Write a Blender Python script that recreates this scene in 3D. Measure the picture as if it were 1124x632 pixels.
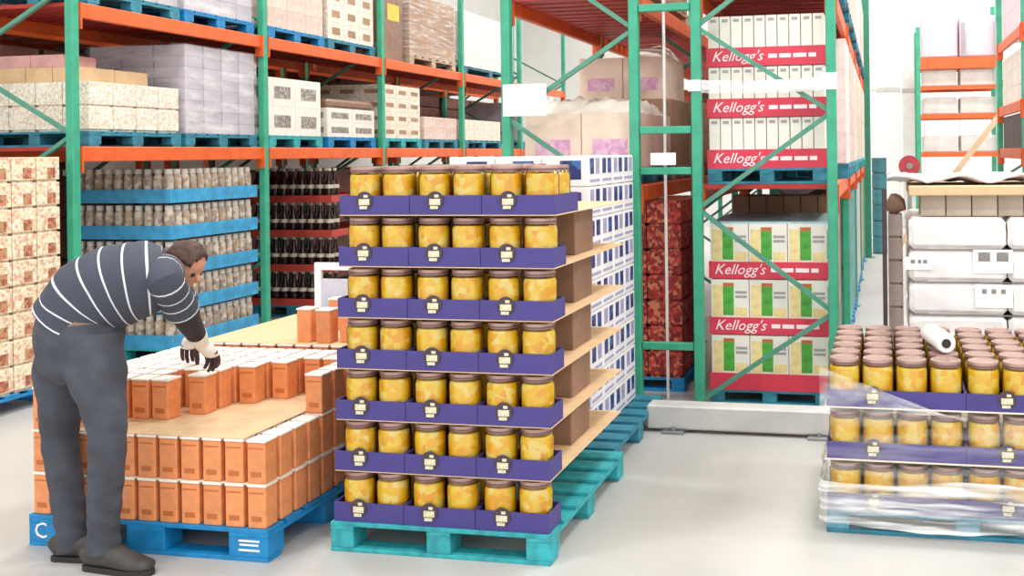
import bpy, bmesh, math, random
from mathutils import Vector, Matrix
random.seed(7)
R = math.radians
for o in list(bpy.data.objects): bpy.data.objects.remove(o)
scene = bpy.context.scene
C = scene.collection

# ------------------------------------------------------------------ camera
W_, H_ = 1124, 632
F, CX, HY, ROLL, CAMZ, TH = 1100.0, 750.0, 168.0, R(0.7), 1.74, R(11.3)
cam_d = bpy.data.cameras.new('camera'); cam = bpy.data.objects.new('camera', cam_d); C.objects.link(cam)
cam_d.sensor_fit = 'HORIZONTAL'; cam_d.sensor_width = 36.0; cam_d.lens = 36.0*F/W_
# the photograph is a crop: principal point sits right of and above the centre
def rot2(x, y, a): return x*math.cos(a)-y*math.sin(a), x*math.sin(a)+y*math.cos(a)
cam.location = (0, 0, CAMZ)
cam_d.shift_x = (W_/2-CX)/W_
cam_d.shift_y = (HY-H_/2)/W_
cam.rotation_euler = (Matrix.Rotation(TH, 3, 'Z') @ Matrix.Rotation(R(90), 3, 'X') @ Matrix.Rotation(-ROLL, 3, 'Z')).to_euler()
cam_d.clip_end = 200
scene.camera = cam
def at(px, py, Y):
    """point on the plane y = Y that the photograph's pixel looks at"""
    u = (px-CX)/F; v = -(py-HY)/F
    c, s = math.cos(ROLL), math.sin(ROLL)
    u, v = u*c+v*s, -u*s+v*c
    d = Vector((-math.sin(TH)+math.cos(TH)*u, math.cos(TH)+math.sin(TH)*u, v))
    return Vector((0, 0, CAMZ)) + d*(Y/d.y)

# ------------------------------------------------------------------ world and exposure
wd = bpy.data.worlds.new('world'); scene.world = wd; wd.use_nodes = True
wd.node_tree.nodes['Background'].inputs[0].default_value = (1.0, 0.99, 0.98, 1)
wd.node_tree.nodes['Background'].inputs[1].default_value = 2.3
scene.view_settings.view_transform = 'Standard'; scene.view_settings.look = 'None'
scene.view_settings.gamma = 1.0; scene.view_settings.use_curve_mapping = False
scene.view_settings.exposure = -0.42
LAMP_W = 215.0

# ------------------------------------------------------------------ materials
def lin(h):
    h = h.lstrip('#'); v = [int(h[i:i+2], 16)/255 for i in (0, 2, 4)]
    return tuple(((x+0.055)/1.055)**2.4 if x > 0.04045 else x/12.92 for x in v)+(1,)
MATS = {}
def mat(name, hexc, rough=0.6, metal=0.0, var=0.08, scale=6.0, coat=0.0, rnd=0.0, hex2=None, bump=0.0, emit=0.0):
    if name in MATS: return MATS[name]
    m = bpy.data.materials.new(name); m.use_nodes = True; MATS[name] = m
    nt = m.node_tree; N = nt.nodes; b = N['Principled BSDF']
    b.inputs['Roughness'].default_value = rough; b.inputs['Metallic'].default_value = metal
    if coat: b.inputs['Coat Weight'].default_value = coat; b.inputs['Coat Roughness'].default_value = 0.08
    tc = N.new('ShaderNodeTexCoord'); no = N.new('ShaderNodeTexNoise'); no.inputs['Scale'].default_value = scale
    no.inputs['Detail'].default_value = 4
    nt.links.new(tc.outputs['Object'], no.inputs['Vector'])
    rp = N.new('ShaderNodeValToRGB'); rp.color_ramp.elements[0].position = 0.35; rp.color_ramp.elements[1].position = 0.65
    a = lin(hexc); d = lin(hex2) if hex2 else tuple(min(1, x*(1+var)) for x in a[:3])+(1,)
    e = a if hex2 else tuple(x*(1-var) for x in a[:3])+(1,)
    rp.color_ramp.elements[0].color = e; rp.color_ramp.elements[1].color = d
    nt.links.new(no.outputs['Fac'], rp.inputs['Fac'])
    out = rp.outputs['Color']
    if rnd:
        oi = N.new('ShaderNodeObjectInfo'); mr = N.new('ShaderNodeMapRange')
        mr.inputs['To Min'].default_value = 1-rnd; mr.inputs['To Max'].default_value = 1+rnd
        nt.links.new(oi.outputs['Random'], mr.inputs['Value'])
        hs = N.new('ShaderNodeHueSaturation'); nt.links.new(mr.outputs[0], hs.inputs['Value']); nt.links.new(out, hs.inputs['Color']); out = hs.outputs['Color']
    nt.links.new(out, b.inputs['Base Color'])
    if bump:
        bp = N.new('ShaderNodeBump'); bp.inputs['Strength'].default_value = bump; bp.inputs['Distance'].default_value = 0.01
        nt.links.new(no.outputs['Fac'], bp.inputs['Height']); nt.links.new(bp.outputs[0], b.inputs['Normal'])
    if emit:
        b.inputs['Emission Color'].default_value = a; b.inputs['Emission Strength'].default_value = emit
    return m
def print_mat(name, cols, scale=14.0, rough=0.5, stretch=(1, 1, 1), rnd=True):
    """blotchy printed packaging: voronoi cells picking from a palette"""
    if name in MATS: return MATS[name]
    m = bpy.data.materials.new(name); m.use_nodes = True; MATS[name] = m
    nt = m.node_tree; N = nt.nodes; b = N['Principled BSDF']; b.inputs['Roughness'].default_value = rough
    tc = N.new('ShaderNodeTexCoord'); mp = N.new('ShaderNodeMapping'); mp.inputs['Scale'].default_value = stretch
    nt.links.new(tc.outputs['Object'], mp.inputs['Vector'])
    add = N.new('ShaderNodeVectorMath'); add.operation = 'ADD'
    oi = N.new('ShaderNodeObjectInfo'); mul = N.new('ShaderNodeMath'); mul.operation = 'MULTIPLY'; mul.inputs[1].default_value = 30 if rnd else 0
    nt.links.new(oi.outputs['Random'], mul.inputs[0]); nt.links.new(mp.outputs[0], add.inputs[0]); nt.links.new(mul.outputs[0], add.inputs[1])
    vo = N.new('ShaderNodeTexVoronoi'); vo.inputs['Scale'].default_value = scale
    nt.links.new(add.outputs[0], vo.inputs['Vector'])
    sp = N.new('ShaderNodeSeparateColor'); nt.links.new(vo.outputs['Color'], sp.inputs[0])
    rp = N.new('ShaderNodeValToRGB'); rp.color_ramp.interpolation = 'CONSTANT'
    els = rp.color_ramp.elements
    while len(els) < len(cols): els.new(0.5)
    for i, c in enumerate(cols): els[i].position = i/len(cols); els[i].color = lin(c)
    nt.links.new(sp.outputs[0], rp.inputs['Fac']); nt.links.new(rp.outputs['Color'], b.inputs['Base Color'])
    return m
def film_mat(name, op=0.25, scale=(2, 2, 14), hexc='#ffffff'):
    """clear stretch film: mostly see-through, with pale folds and gloss"""
    if name in MATS: return MATS[name]
    m = bpy.data.materials.new(name); m.use_nodes = True; MATS[name] = m
    nt = m.node_tree; N = nt.nodes; b = N['Principled BSDF']
    b.inputs['Base Color'].default_value = lin(hexc); b.inputs['Roughness'].default_value = 0.18
    tr = N.new('ShaderNodeBsdfTransparent'); mx = N.new('ShaderNodeMixShader')
    tc = N.new('ShaderNodeTexCoord'); mp = N.new('ShaderNodeMapping'); mp.inputs['Scale'].default_value = scale
    mp.inputs['Rotation'].default_value = (0.05, 0.12, 0)
    no = N.new('ShaderNodeTexNoise'); no.inputs['Scale'].default_value = 2.0; no.inputs['Detail'].default_value = 5
    nt.links.new(tc.outputs['Object'], mp.inputs[0]); nt.links.new(mp.outputs[0], no.inputs['Vector'])
    mr = N.new('ShaderNodeMapRange'); mr.inputs['From Min'].default_value = 0.42; mr.inputs['From Max'].default_value = 0.72
    mr.inputs['To Min'].default_value = op*0.35; mr.inputs['To Max'].default_value = min(1, op*3.0)
    nt.links.new(no.outputs['Fac'], mr.inputs['Value']); nt.links.new(mr.outputs[0], mx.inputs[0])
    bp = N.new('ShaderNodeBump'); bp.inputs['Strength'].default_value = 0.5; bp.inputs['Distance'].default_value = 0.02
    nt.links.new(no.outputs['Fac'], bp.inputs['Height']); nt.links.new(bp.outputs[0], b.inputs['Normal'])
    nt.links.new(tr.outputs[0], mx.inputs[1]); nt.links.new(b.outputs[0], mx.inputs[2])
    nt.links.new(mx.outputs[0], N['Material Output'].inputs['Surface'])
    return m
def glass_mat():
    m = bpy.data.materials.new('jar_glass'); m.use_nodes = True
    nt = m.node_tree; N = nt.nodes; N.remove(N['Principled BSDF'])
    tr = N.new('ShaderNodeBsdfTransparent'); gl = N.new('ShaderNodeBsdfGlossy'); gl.inputs['Roughness'].default_value = 0.06
    tr.inputs['Color'].default_value = (1, 1, 1, 1)
    fr = N.new('ShaderNodeFresnel'); fr.inputs['IOR'].default_value = 1.5; mx = N.new('ShaderNodeMixShader')
    nt.links.new(fr.outputs[0], mx.inputs[0]); nt.links.new(tr.outputs[0], mx.inputs[1]); nt.links.new(gl.outputs[0], mx.inputs[2])
    nt.links.new(mx.outputs[0], N['Material Output'].inputs['Surface']); return m

M_GREEN = mat('rack_green', '#3ba382', 0.45, var=0.10, scale=9)
M_BRACE = mat('brace_green', '#4f8f7a', 0.5, var=0.12, scale=9)
M_ORANGE = mat('beam_orange', '#e2622b', 0.45, var=0.10, scale=7)
M_RED = mat('support_red', '#a5281f', 0.5, var=0.12)
M_GREY = mat('guard_grey', '#c9c9c6', 0.5, var=0.06)
M_STEEL = mat('steel', '#9a9c9e', 0.35, metal=0.8)
M_TEAL = mat('pallet_teal', '#2fa0a8', 0.6, var=0.22, scale=18, rnd=0.12)
M_BLUE = mat('pallet_blue', '#1382bd', 0.5, var=0.14, scale=12, rnd=0.08)
M_DBLUE = mat('pallet_dark', '#2f7f96', 0.6, var=0.2, scale=12, rnd=0.15)
M_WOOD = mat('pallet_wood', '#b7a98f', 0.7, var=0.2, scale=18, rnd=0.15)
M_CARD = mat('cardboard_tan', '#e0bf95', 0.75, var=0.06, scale=12)
M_CARDW = mat('cardboard_pale', '#efe2cc', 0.75, var=0.05, scale=12)
M_PURPLE = mat('tray_purple', '#42397f', 0.5, var=0.08)
M_BROWNC = mat('carton_brown', '#a8876c', 0.7, var=0.1, rnd=0.12)
M_WHITE = mat('white_paint', '#f2f2f0', 0.55, var=0.03)
M_PLATE = mat('placard_white', '#fbfbfb', 0.5, var=0.01)
M_CORANGE = mat('carton_orange', '#e5925d', 0.5, var=0.08, scale=22, rnd=0.07)
M_CLID = mat('carton_white_top', '#f6efe6', 0.55, var=0.05, scale=30)
M_PRINT = mat('carton_print', '#c26c38', 0.5, var=0.1)
M_GLASS = glass_mat()
M_FRUIT = print_mat('yellow_fruit', ['#ffd21c', '#ffe04a', '#fbbd14', '#ffe682', '#ffca20', '#ffd83a'], scale=34, rough=0.35)
M_LID = mat('jar_lid', '#a98a80', 0.35, metal=0.45, var=0.08, rnd=0.1)
M_LIDB = mat('jar_lid_band', '#6f5058', 0.4, metal=0.3, var=0.08)
M_BADGE = mat('badge_dark', '#42333f', 0.5, var=0.2, scale=60)
M_CREAM = mat('badge_cream', '#d8d2b4', 0.5, var=0.2, scale=90)
M_FILM = film_mat('stretch_film', 0.16)
M_FILM2 = film_mat('stretch_film_dense', 0.16, (1.5, 1.5, 5))
M_TXT = mat('print_white', '#fbeff2', 0.5, var=0.01)

# ------------------------------------------------------------------ mesh helpers
def ab(bm, x0, x1, y0, y1, z0, z1, bev=0.0):
    """add a box to a bmesh"""
    vs = [bm.verts.new((x, y, z)) for z in (z0, z1) for y in (y0, y1) for x in (x0, x1)]
    fs = [(0, 2, 3, 1), (4, 5, 7, 6), (0, 1, 5, 4), (2, 6, 7, 3), (0, 4, 6, 2), (1, 3, 7, 5)]
    nf = [bm.faces.new([vs[i] for i in f]) for f in fs]
    if bev:
        es = set(e for f in nf for e in f.edges)
        bmesh.ops.bevel(bm, geom=list(es), offset=bev, segments=1, affect='EDGES')
    return bm
def tube(bm, p0, p1, r, n=8, r1=None):
    p0 = Vector(p0); p1 = Vector(p1); d = (p1-p0).normalized()
    a = d.orthogonal().normalized(); b = d.cross(a); r1 = r if r1 is None else r1
    A = [bm.verts.new(p0+(a*math.cos(t)+b*math.sin(t))*r) for t in [2*math.pi*i/n for i in range(n)]]
    B = [bm.verts.new(p1+(a*math.cos(t)+b*math.sin(t))*r1) for t in [2*math.pi*i/n for i in range(n)]]
    for i in range(n): bm.faces.new((A[i], A[(i+1) % n], B[(i+1) % n], B[i]))
    bm.faces.new(A[::-1]); bm.faces.new(B)
    return bm
def bar(bm, p0, p1, w, t, side=(0, 1, 0)):
    """rectangular bar from p0 to p1: w across, t along side"""
    p0 = Vector(p0); p1 = Vector(p1); d = (p1-p0).normalized(); s = Vector(side)
    s = (s-d*s.dot(d)).normalized(); u = d.cross(s)
    vs = [bm.verts.new(p+u*a*w/2+s*b*t/2) for p in (p0, p1) for a, b in ((-1, -1), (1, -1), (1, 1), (-1, 1))]
    for f in ((3, 2, 1, 0), (4, 5, 6, 7), (0, 1, 5, 4), (1, 2, 6, 5), (2, 3, 7, 6), (3, 0, 4, 7)): bm.faces.new([vs[i] for i in f])
    return bm
def lathe(bm, prof, n=16, cap=True):
    rings = []
    for r, z in prof:
        rings.append([bm.verts.new((r*math.cos(2*math.pi*i/n), r*math.sin(2*math.pi*i/n), z)) for i in range(n)])
    for A, B in zip(rings, rings[1:]):
        for i in range(n): bm.faces.new((A[i], A[(i+1) % n], B[(i+1) % n], B[i]))
    if cap: bm.faces.new(rings[0][::-1]); bm.faces.new(rings[-1])
    return bm
def me_of(bm, name, m, smooth=False):
    bmesh.ops.recalc_face_normals(bm, faces=bm.faces)
    me = bpy.data.meshes.new(name); bm.to_mesh(me); bm.free(); me.materials.append(m)
    if smooth:
        for p in me.polygons: p.use_smooth = True
        try: me.set_sharp_from_angle(angle=R(40))
        except Exception: pass
    return me
CACHE = {}
def bxm(name, sx, sy, sz, m, bev=0.0):
    """cached box mesh, centred in x and y, standing on z = 0"""
    k = (name, round(sx, 4), round(sy, 4), round(sz, 4), m.name, bev)
    if k not in CACHE: CACHE[k] = me_of(ab(bmesh.new(), -sx/2, sx/2, -sy/2, sy/2, 0, sz, bev), name, m)
    return CACHE[k]
def obj(name, me, parent=None, loc=(0, 0, 0), rot=(0, 0, 0)):
    o = bpy.data.objects.new(name, me); C.objects.link(o); o.parent = parent; o.location = loc; o.rotation_euler = rot
    return o
def tag(o, label, cat, group=None):
    n = len(label.split())
    if n > 16 or n < 4: print('LABEL LENGTH', n, label)
    o['label'] = label; o['category'] = cat
    if group: o['group'] = group
    return o
def thing(name, label, cat, loc=(0, 0, 0), rz=0.0, group=None):
    return tag(obj(name, None, None, loc, (0, 0, rz)), label, cat, group)
def struct(name, bm, m):
    o = obj(name, me_of(bm, name, m)); o['kind'] = 'structure'; return o
def text_me(s, size, m, shear=0.0, depth=0.001):
    k = ('text', s, size, m.name, shear)
    if k in CACHE: return CACHE[k]
    cu = bpy.data.curves.new('lettering', 'FONT'); cu.body = s; cu.size = size; cu.shear = shear; cu.extrude = depth
    cu.align_x = 'CENTER'; cu.align_y = 'CENTER'; cu.resolution_u = 2
    t = bpy.data.objects.new('lettering', cu); C.objects.link(t)
    dg = bpy.context.evaluated_depsgraph_get(); me = bpy.data.meshes.new_from_object(t.evaluated_get(dg))
    bpy.data.objects.remove(t); me.materials.clear(); me.materials.append(m); CACHE[k] = me
    return me
ORD = ['first', 'second', 'third', 'fourth', 'fifth', 'sixth', 'seventh', 'eighth', 'ninth', 'tenth', 'eleventh', 'twelfth', 'thirteenth', 'fourteenth', 'fifteenth', 'sixteenth']
def tier_name(k, n):
    return 'bottom' if k == 0 else ('top' if k == n-1 else ORD[k])

# ------------------------------------------------------------------ the setting
def concrete():
    m = mat('floor_concrete', '#bdbcb8', 0.32, var=0.07, scale=0.9)
    nt = m.node_tree; N = nt.nodes; b = N['Principled BSDF']
    tc = N.new('ShaderNodeTexCoord'); n2 = N.new('ShaderNodeTexNoise'); n2.inputs['Scale'].default_value = 2.2; n2.inputs['Detail'].default_value = 8
    nt.links.new(tc.outputs['Object'], n2.inputs['Vector'])
    mr = N.new('ShaderNodeMapRange'); mr.inputs['To Min'].default_value = 0.22; mr.inputs['To Max'].default_value = 0.5
    nt.links.new(n2.outputs['Fac'], mr.inputs['Value']); nt.links.new(mr.outputs[0], b.inputs['Roughness'])
    return m
struct('floor', ab(bmesh.new(), -10, 9, -7, 27, -0.1, 0), concrete())
struct('ceiling', ab(bmesh.new(), -10, 9, -2, 27, 8.2, 8.3), mat('ceiling_white', '#eeeeec', 0.7, var=0.03))
struct('wall_left', ab(bmesh.new(), -10.1, -10, -2, 27, 0, 8.2), mat('wall_paint', '#e6e5e2', 0.7, var=0.03, scale=2))
struct('wall_right', ab(bmesh.new(), 9, 9.1, -2, 27, 0, 8.2), MATS['wall_paint'])
wb = struct('wall_back', ab(bmesh.new(), -10, 9, 27, 27.1, 0, 8.2), MATS['wall_paint'])
# ribbed cladding sheets of the far wall and the white pier in front of it
for i, x in enumerate([x*0.9-1.2 for x in range(8)]):
    for z in (0.0, 3.35):
        bm = bmesh.new(); ab(bm, -0.44, 0.44, -0.03, 0, 0, 3.3)
        for k in range(4): ab(bm, -0.35+k*0.2, -0.29+k*0.2, -0.05, -0.03, 0, 3.3)
        obj('panel', me_of(bm, 'wall_panel', M_WHITE), wb, (x, 27, z))
def pier(x0, x1, y, label):
    t = thing('wall_pier', label, 'column', ((x0+x1)/2, y, 0))
    w = x1-x0
    obj('shaft', bxm('pier_shaft', w, 0.4, 8.0, M_WHITE, 0.01), t)
    obj('band', bxm('pier_band', w+0.03, 0.43, 0.1, M_GREY, 0.005), t, (0, 0, 3.05))
pier(-0.12, 0.36, 23.0, 'broad white pier beside the end of the long green rack')
pier(0.44, 0.74, 23.6, 'narrow white pier between the broad pier and the far orange rack')
# ceiling lamps
hous = bxm('lamp_housing', 1.3, 0.6, 0.1, M_STEEL, 0.02); dif = bxm('lamp_diffuser', 1.2, 0.5, 0.02, mat('lamp_glow', '#ffffff', emit=6))
ai = 0
for xi, x in enumerate((-4.2, 0.9, 5.5)):
    for yi, y in enumerate((1.5, 6.0, 10.5, 15.0, 19.5, 24.0)):
        t = thing('ceiling_lamp', f'flat high bay lamp above the {("left", "middle", "right")[xi]} aisle, {ORD[yi]} from front', 'lamp', (x, y, 7.6), 0, 'high bay lamps')
        obj('housing', hous, t); obj('diffuser', dif, t, (0, 0, -0.02))
        obj('hanger', bxm('lamp_hanger', 0.02, 0.02, 0.5, M_STEEL), t, (0, 0, 0.1))
        ld = bpy.data.lights.new('lamp_light', 'AREA'); ld.shape = 'RECTANGLE'; ld.size = 1.2; ld.size_y = 0.5; ld.energy = LAMP_W; ld.color = (1, 0.975, 0.94)
        l = obj('lamp_light', ld, t, (0, 0, -0.04))

# ------------------------------------------------------------------ pallets
def pallet(label, x, y, w, d, m, z=0.0, h=0.13, bw=0.1, edge='x', group=None):
    """block pallet, x and y its centre; bw = width of the blocks on the front"""
    t = thing('pallet', label, 'pallet', (x, y, z), 0, group)
    b0, tb = 0.018, 0.018
    bh = h-b0-2*tb
    nb = 7
    for j in range(nb):
        bwid = 0.12
        yy = -d/2+bwid/2+j*(d-bwid)/(nb-1)
        obj('deck_board', bxm('deck_board', w, bwid, tb, m, 0.002), t, (0, yy, h-tb))
    for i, xx in enumerate((-w/2+bw/2, 0, w/2-bw/2)):
        obj('stringer_board', bxm('stringer_board', bw, d, tb, m, 0.002), t, (xx, 0, h-2*tb))
        for yy in (-d/2+0.06, 0, d/2-0.06):
            obj('block', bxm('block', bw, 0.12, bh, m, 0.003), t, (xx, yy, b0))
    for yy in (-d/2+0.05, 0, d/2-0.05):
        obj('base_board', bxm('base_board', w, 0.1, b0, m, 0.002), t, (0, yy, 0))
    return t

# ------------------------------------------------------------------ racks
def post_mesh(h):
    k = ('post', h)
    if k not in CACHE:
        bm = bmesh.new(); ab(bm, -0.033, 0.033, -0.036, 0.036, 0.012, h, 0.006); ab(bm, -0.06, 0.06, -0.06, 0.06, 0, 0.012)
        CACHE[k] = me_of(bm, 'post', M_GREEN)
    return CACHE[k]
def rack(label, xl, xr, ys, levels, h, dirs=1, name='pallet_rack', beam_h=0.115, supports=True, cat='rack', nodes=None):
    """upright frames at each y in ys, beams along y between them at each level's top height"""
    t = thing(name, label, cat, ((xl+xr)/2, ys[0], 0))
    ox, oy = (xl+xr)/2, ys[0]
    for y in ys:
        for x in (xl, xr):
            obj('post', post_mesh(h), t, (x-ox, y-oy, 0))
        nd = nodes or [(0.05, 0), (0.67, 1), (1.36, 0), (2.0, 1), (2.6, 0), (3.25, 1), (3.9, 0)]
        for (za, sa), (zb, sb) in zip(nd, nd[1:]):
            if zb > h: break
            bm = bar(bmesh.new(), ((xl, xr)[sa]-ox, 0, za), ((xl, xr)[sb]-ox, 0, zb), 0.030, 0.03)
            obj('brace', me_of(bm, 'brace', M_BRACE), t, (0, y-oy, 0))
    for y0, y1 in zip(ys, ys[1:]):
        L = y1-y0-0.076
        for z in levels:
            for x, s in ((xl, 1), (xr, -1)):
                obj('beam', bxm('beam', 0.045, L, beam_h, M_ORANGE, 0.006), t, (x-ox, (y0+y1)/2-oy, z-beam_h))
                for yy in (y0+0.05, y1-0.05):
                    obj('beam_bracket', bxm('beam_bracket', 0.084, 0.012, 0.2, M_ORANGE), t, (x-ox, yy-oy, z-0.2))
            if supports:
                for k in range(12):
                    yy = y0+(k+0.5)*(y1-y0)/12
                    obj('cross_bar', bxm('cross_bar', xr-xl-0.045, 0.13, 0.03, M_RED), t, (0, yy-oy, z-0.03))
    return t
SP = 2.34
LX0, LX1 = -6.93, -5.91
LY = [6.42+SP*i for i in range(6)]
rack('long green and orange rack lining the aisle on the left', LX0, LX1, LY, (1.845, 2.925), 4.2,
     nodes=[(0.15, 0), (0.75, 1), (1.32, 0), (1.93, 1), (2.5, 0), (3.06, 1), (3.6, 0)])
CY = [6.72+SP*i for i in range(5)]
AX0, AX1, BX0, BX1 = -2.61, -1.68, -1.245, -0.335
ra = rack('green rack with a large white placard on its end post', AX0, AX1, CY, (1.52, 2.86), 4.3,
     nodes=[(0.05, 1), (0.67, 0), (1.36, 1), (2.0, 0), (2.6, 1), (3.25, 0), (3.9, 1)])
rb_ = rack('green rack with a zigzag braced end frame in front of the cereal', BX0, BX1, CY, (1.52, 2.86), 4.3)
# ties between the two racks
for z in (0.42, 1.62, 1.9, 2.74, 3.6):
    bm = ab(bmesh.new(), AX1+0.038-(BX0+BX1)/2, BX0-0.038-(BX0+BX1)/2, -0.025, 0.025, z-0.025, z+0.025, 0.003)
    obj('row_spacer', me_of(bm, 'row_spacer', M_GREEN), rb_)
# thin vertical conduit between the racks
tag(obj('conduit_pipe', me_of(tube(bmesh.new(), (0, 0, 0), (0, 0, 4.3), 0.011, 8), 'conduit', M_WHITE), None, (-1.52, 6.95, 0)), 'thin white conduit rising between the two end frames', 'pipe')
# placards
def placard(label, px0, py0, px1, py1, Y, t=0.006):
    a = at(px0, py0, Y); b = at(px1, py1, Y)
    me = bxm('placard', b.x-a.x, t, a.z-b.z, M_PLATE, 0.002)
    return tag(obj('placard', me, None, ((a.x+b.x)/2, Y-t/2, b.z)), label, 'sign')
YP = CY[0]-0.037
placard('large blank white placard on the green end post above the jars', 552, 93, 600, 127, YP)
placard('small white plate on the green row spacer between the end frames', 714, 168, 742, 181, YP)
placard('small white tag on the left post of the zigzag frame', 755, 88, 769, 100, YP-0.001)
placard('square white tag on the right post of the zigzag frame', 899, 80, 919, 98, YP-0.001)
# pale plastic strip tied across the zigzag frame
a = at(769, 88, YP-0.012); b = at(899, 99, YP-0.012)
bm = bmesh.new(); n = 24
for i in range(n+1):
    x = a.x+(b.x-a.x)*i/n; s = -0.012*math.sin(math.pi*i/n)+0.003*math.sin(i*2.1)
    for z in (b.z+s, a.z+s): bm.verts.new((x-a.x, 0.003*math.sin(i*1.3), z-b.z))
bm.verts.ensure_lookup_table()
for i in range(n): bm.faces.new([bm.verts[k] for k in (2*i, 2*i+2, 2*i+3, 2*i+1)])
so = tag(obj('plastic_strip', me_of(bm, 'plastic_strip', film_mat('strip_film', 0.45, (1, 1, 3)), True), None, (a.x, YP-0.012, b.z)), 'pale plastic strip stretched across the zigzag frame', 'strip')
sm = so.modifiers.new('s', 'SOLIDIFY'); sm.thickness = 0.002

# floor guard in front of the racks
t = thing('floor_guard', 'long grey steel guard rail bolted to the floor before the racks', 'guard rail', (-0.6, 6.17, 0))
obj('rail', bxm('guard_rail', 1.75, 0.14, 0.15, M_GREY, 0.012), t, (0, 0, 0.02))
for xx in (-0.7, 0.2, 0.75): 
    obj('foot_plate', bxm('foot_plate', 0.14, 0.22, 0.02, M_STEEL, 0.003), t, (xx, 0, 0))
    obj('bolt', me_of(tube(bmesh.new(), (0, 0, 0), (0, 0, 0.02), 0.014, 6), 'bolt', M_STEEL), t, (xx, -0.09, 0.02))

# ------------------------------------------------------------------ generic stacks of cases
def cases(name, lab, cat, group, x0, x1, y0, y1, z0, nx, ny, nz, hz, m, inset=0.012, vis=None, gap=0.006, prints=None, bev=0.004, foot=0.0, where=None):
    """lab: callable (i, j, k) -> label; builds a grid, only the cases that vis lets through"""
    sx, sy = (x1-x0)/nx, (y1-y0)/ny
    for k in range(nz):
        for j in range(ny):
            for i in range(nx):
                if vis and not vis(i, j, k): continue
                key = (name, m.name, round(sx, 3), round(sy, 3), round(hz, 3), foot, gap)
                if key not in CACHE:
                    bm = bmesh.new()
                    if foot:
                        ab(bm, -sx/2+inset+gap, sx/2-inset-gap, -sy/2+inset+gap, sy/2-inset-gap, 0, foot)
                        ab(bm, -sx/2+gap/2, sx/2-gap/2, -sy/2+gap/2, sy/2-gap/2, foot, hz, bev)
                    else: ab(bm, -sx/2+gap/2, sx/2-gap/2, -sy/2+gap/2, sy/2-gap/2, 0, hz, bev)
                    CACHE[key] = me_of(bm, name, m)
                o = obj(name, CACHE[key], None, (x0+sx*(i+0.5), y0+sy*(j+0.5), z0+hz*k))
                tag(o, lab(i, j, k), cat, group)
                if prints: prints(o, i, j, k, sx-gap, sy-gap, hz)
def front_right(nx, ny):        # the faces this camera can see: towards -y and +x
    return lambda i, j, k: j == 0 or i == nx-1
def lab3(base, nx, ny, nz, suf):
    """labels for a grid: tier, then place along the front or along the aisle side"""
    def f(i, j, k):
        tier = tier_name(k, nz)
        if j == 0: return f'{base}, {tier} tier, front row, {ORD[i]} from left {suf}'.strip()
        return f'{base}, {tier} tier, aisle side, {ORD[j]} from front {suf}'.strip()
    return f


# ---- second rack standing back to back with the left one, its loads seen through the gaps
LBX0, LBX1 = -8.25, -7.25
rack('dim rack standing back to back behind the left rack', LBX0, LBX1, LY, (1.845, 2.925), 4.2)
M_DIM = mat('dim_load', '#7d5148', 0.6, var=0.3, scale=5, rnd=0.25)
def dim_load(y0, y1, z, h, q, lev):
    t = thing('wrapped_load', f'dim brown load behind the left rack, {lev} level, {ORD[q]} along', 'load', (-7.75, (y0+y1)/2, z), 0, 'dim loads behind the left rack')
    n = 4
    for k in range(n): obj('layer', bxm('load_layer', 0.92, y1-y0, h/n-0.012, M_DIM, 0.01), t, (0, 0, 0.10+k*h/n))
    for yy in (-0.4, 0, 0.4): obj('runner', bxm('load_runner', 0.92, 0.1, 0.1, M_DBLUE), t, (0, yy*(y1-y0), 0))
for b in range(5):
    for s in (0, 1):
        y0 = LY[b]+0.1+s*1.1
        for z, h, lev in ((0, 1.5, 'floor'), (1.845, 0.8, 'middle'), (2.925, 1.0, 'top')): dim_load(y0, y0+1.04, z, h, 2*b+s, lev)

# ---- cream printed cases on a blue pallet, far left
M_CASE_L = print_mat('cream_print', ['#e9dcc0', '#efe4cc', '#e2cfb0', '#d9a78f', '#efe6d2', '#dcb39c', '#e8dabb', '#dccfa8'], 48)
M_PICT = print_mat('pink_pict', ['#b06a52', '#c7876b', '#9a5a42', '#b9976a'], 40)
pallet('blue pallet under the tall cream printed cases at the left edge', -6.42, 5.68, 1.02, 1.26, M_BLUE, h=0.13)
def pr_left(o, i, j, k, sx, sy, hz):
    if i == 3: obj('picture', bxm('picture', 0.002, sy*0.34, hz*0.42, M_PICT), o, (sx/2+0.001, sy*0.12, 0.03))
cases('printed_case', lab3('cream printed case', 4, 6, 9, 'at left edge'), 'case', 'cream printed cases at the left edge', -6.92, -5.92, 5.06, 6.31, 0.13, 4, 6, 9, 0.182,
      M_CASE_L, vis=lambda i, j, k: i == 3 or j == 0, foot=0.018, prints=pr_left)

# ---- jars in blue trays under the left rack
M_LBLUE = mat('tray_light_blue', '#3f9fd0', 0.4, var=0.18, scale=10)
M_JGREY = print_mat('pale_jar_print', ['#b9a99c', '#cbbfb0', '#a08f86', '#d8cdbb', '#b59b7c'], 30, 0.35)
M_JCAP = mat('pale_jar_cap', '#d8d2c6', 0.4)
pallet('teal pallet under the blue trays of small jars', -6.42, 8.06, 1.02, 1.2, M_TEAL)
bm = bmesh.new(); w, d, th = 1.0, 1.2, 0.012
ab(bm, -w/2, w/2, -d/2, d/2, 0, th)
for s in (-1, 1):
    ab(bm, s*(w/2-th/2)-th/2, s*(w/2-th/2)+th/2, -d/2, d/2, th, 0.115); ab(bm, -w/2+th, w/2-th, s*(d/2-th/2)-th/2, s*(d/2-th/2)+th/2, th, 0.115)
tray_b = me_of(bm, 'blue_tray', M_LBLUE)
jar_b = me_of(lathe(bmesh.new(), [(0.036, 0), (0.041, 0.008), (0.041, 0.2), (0.03, 0.235)], 10), 'small_jar', M_JGREY, True)
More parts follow.
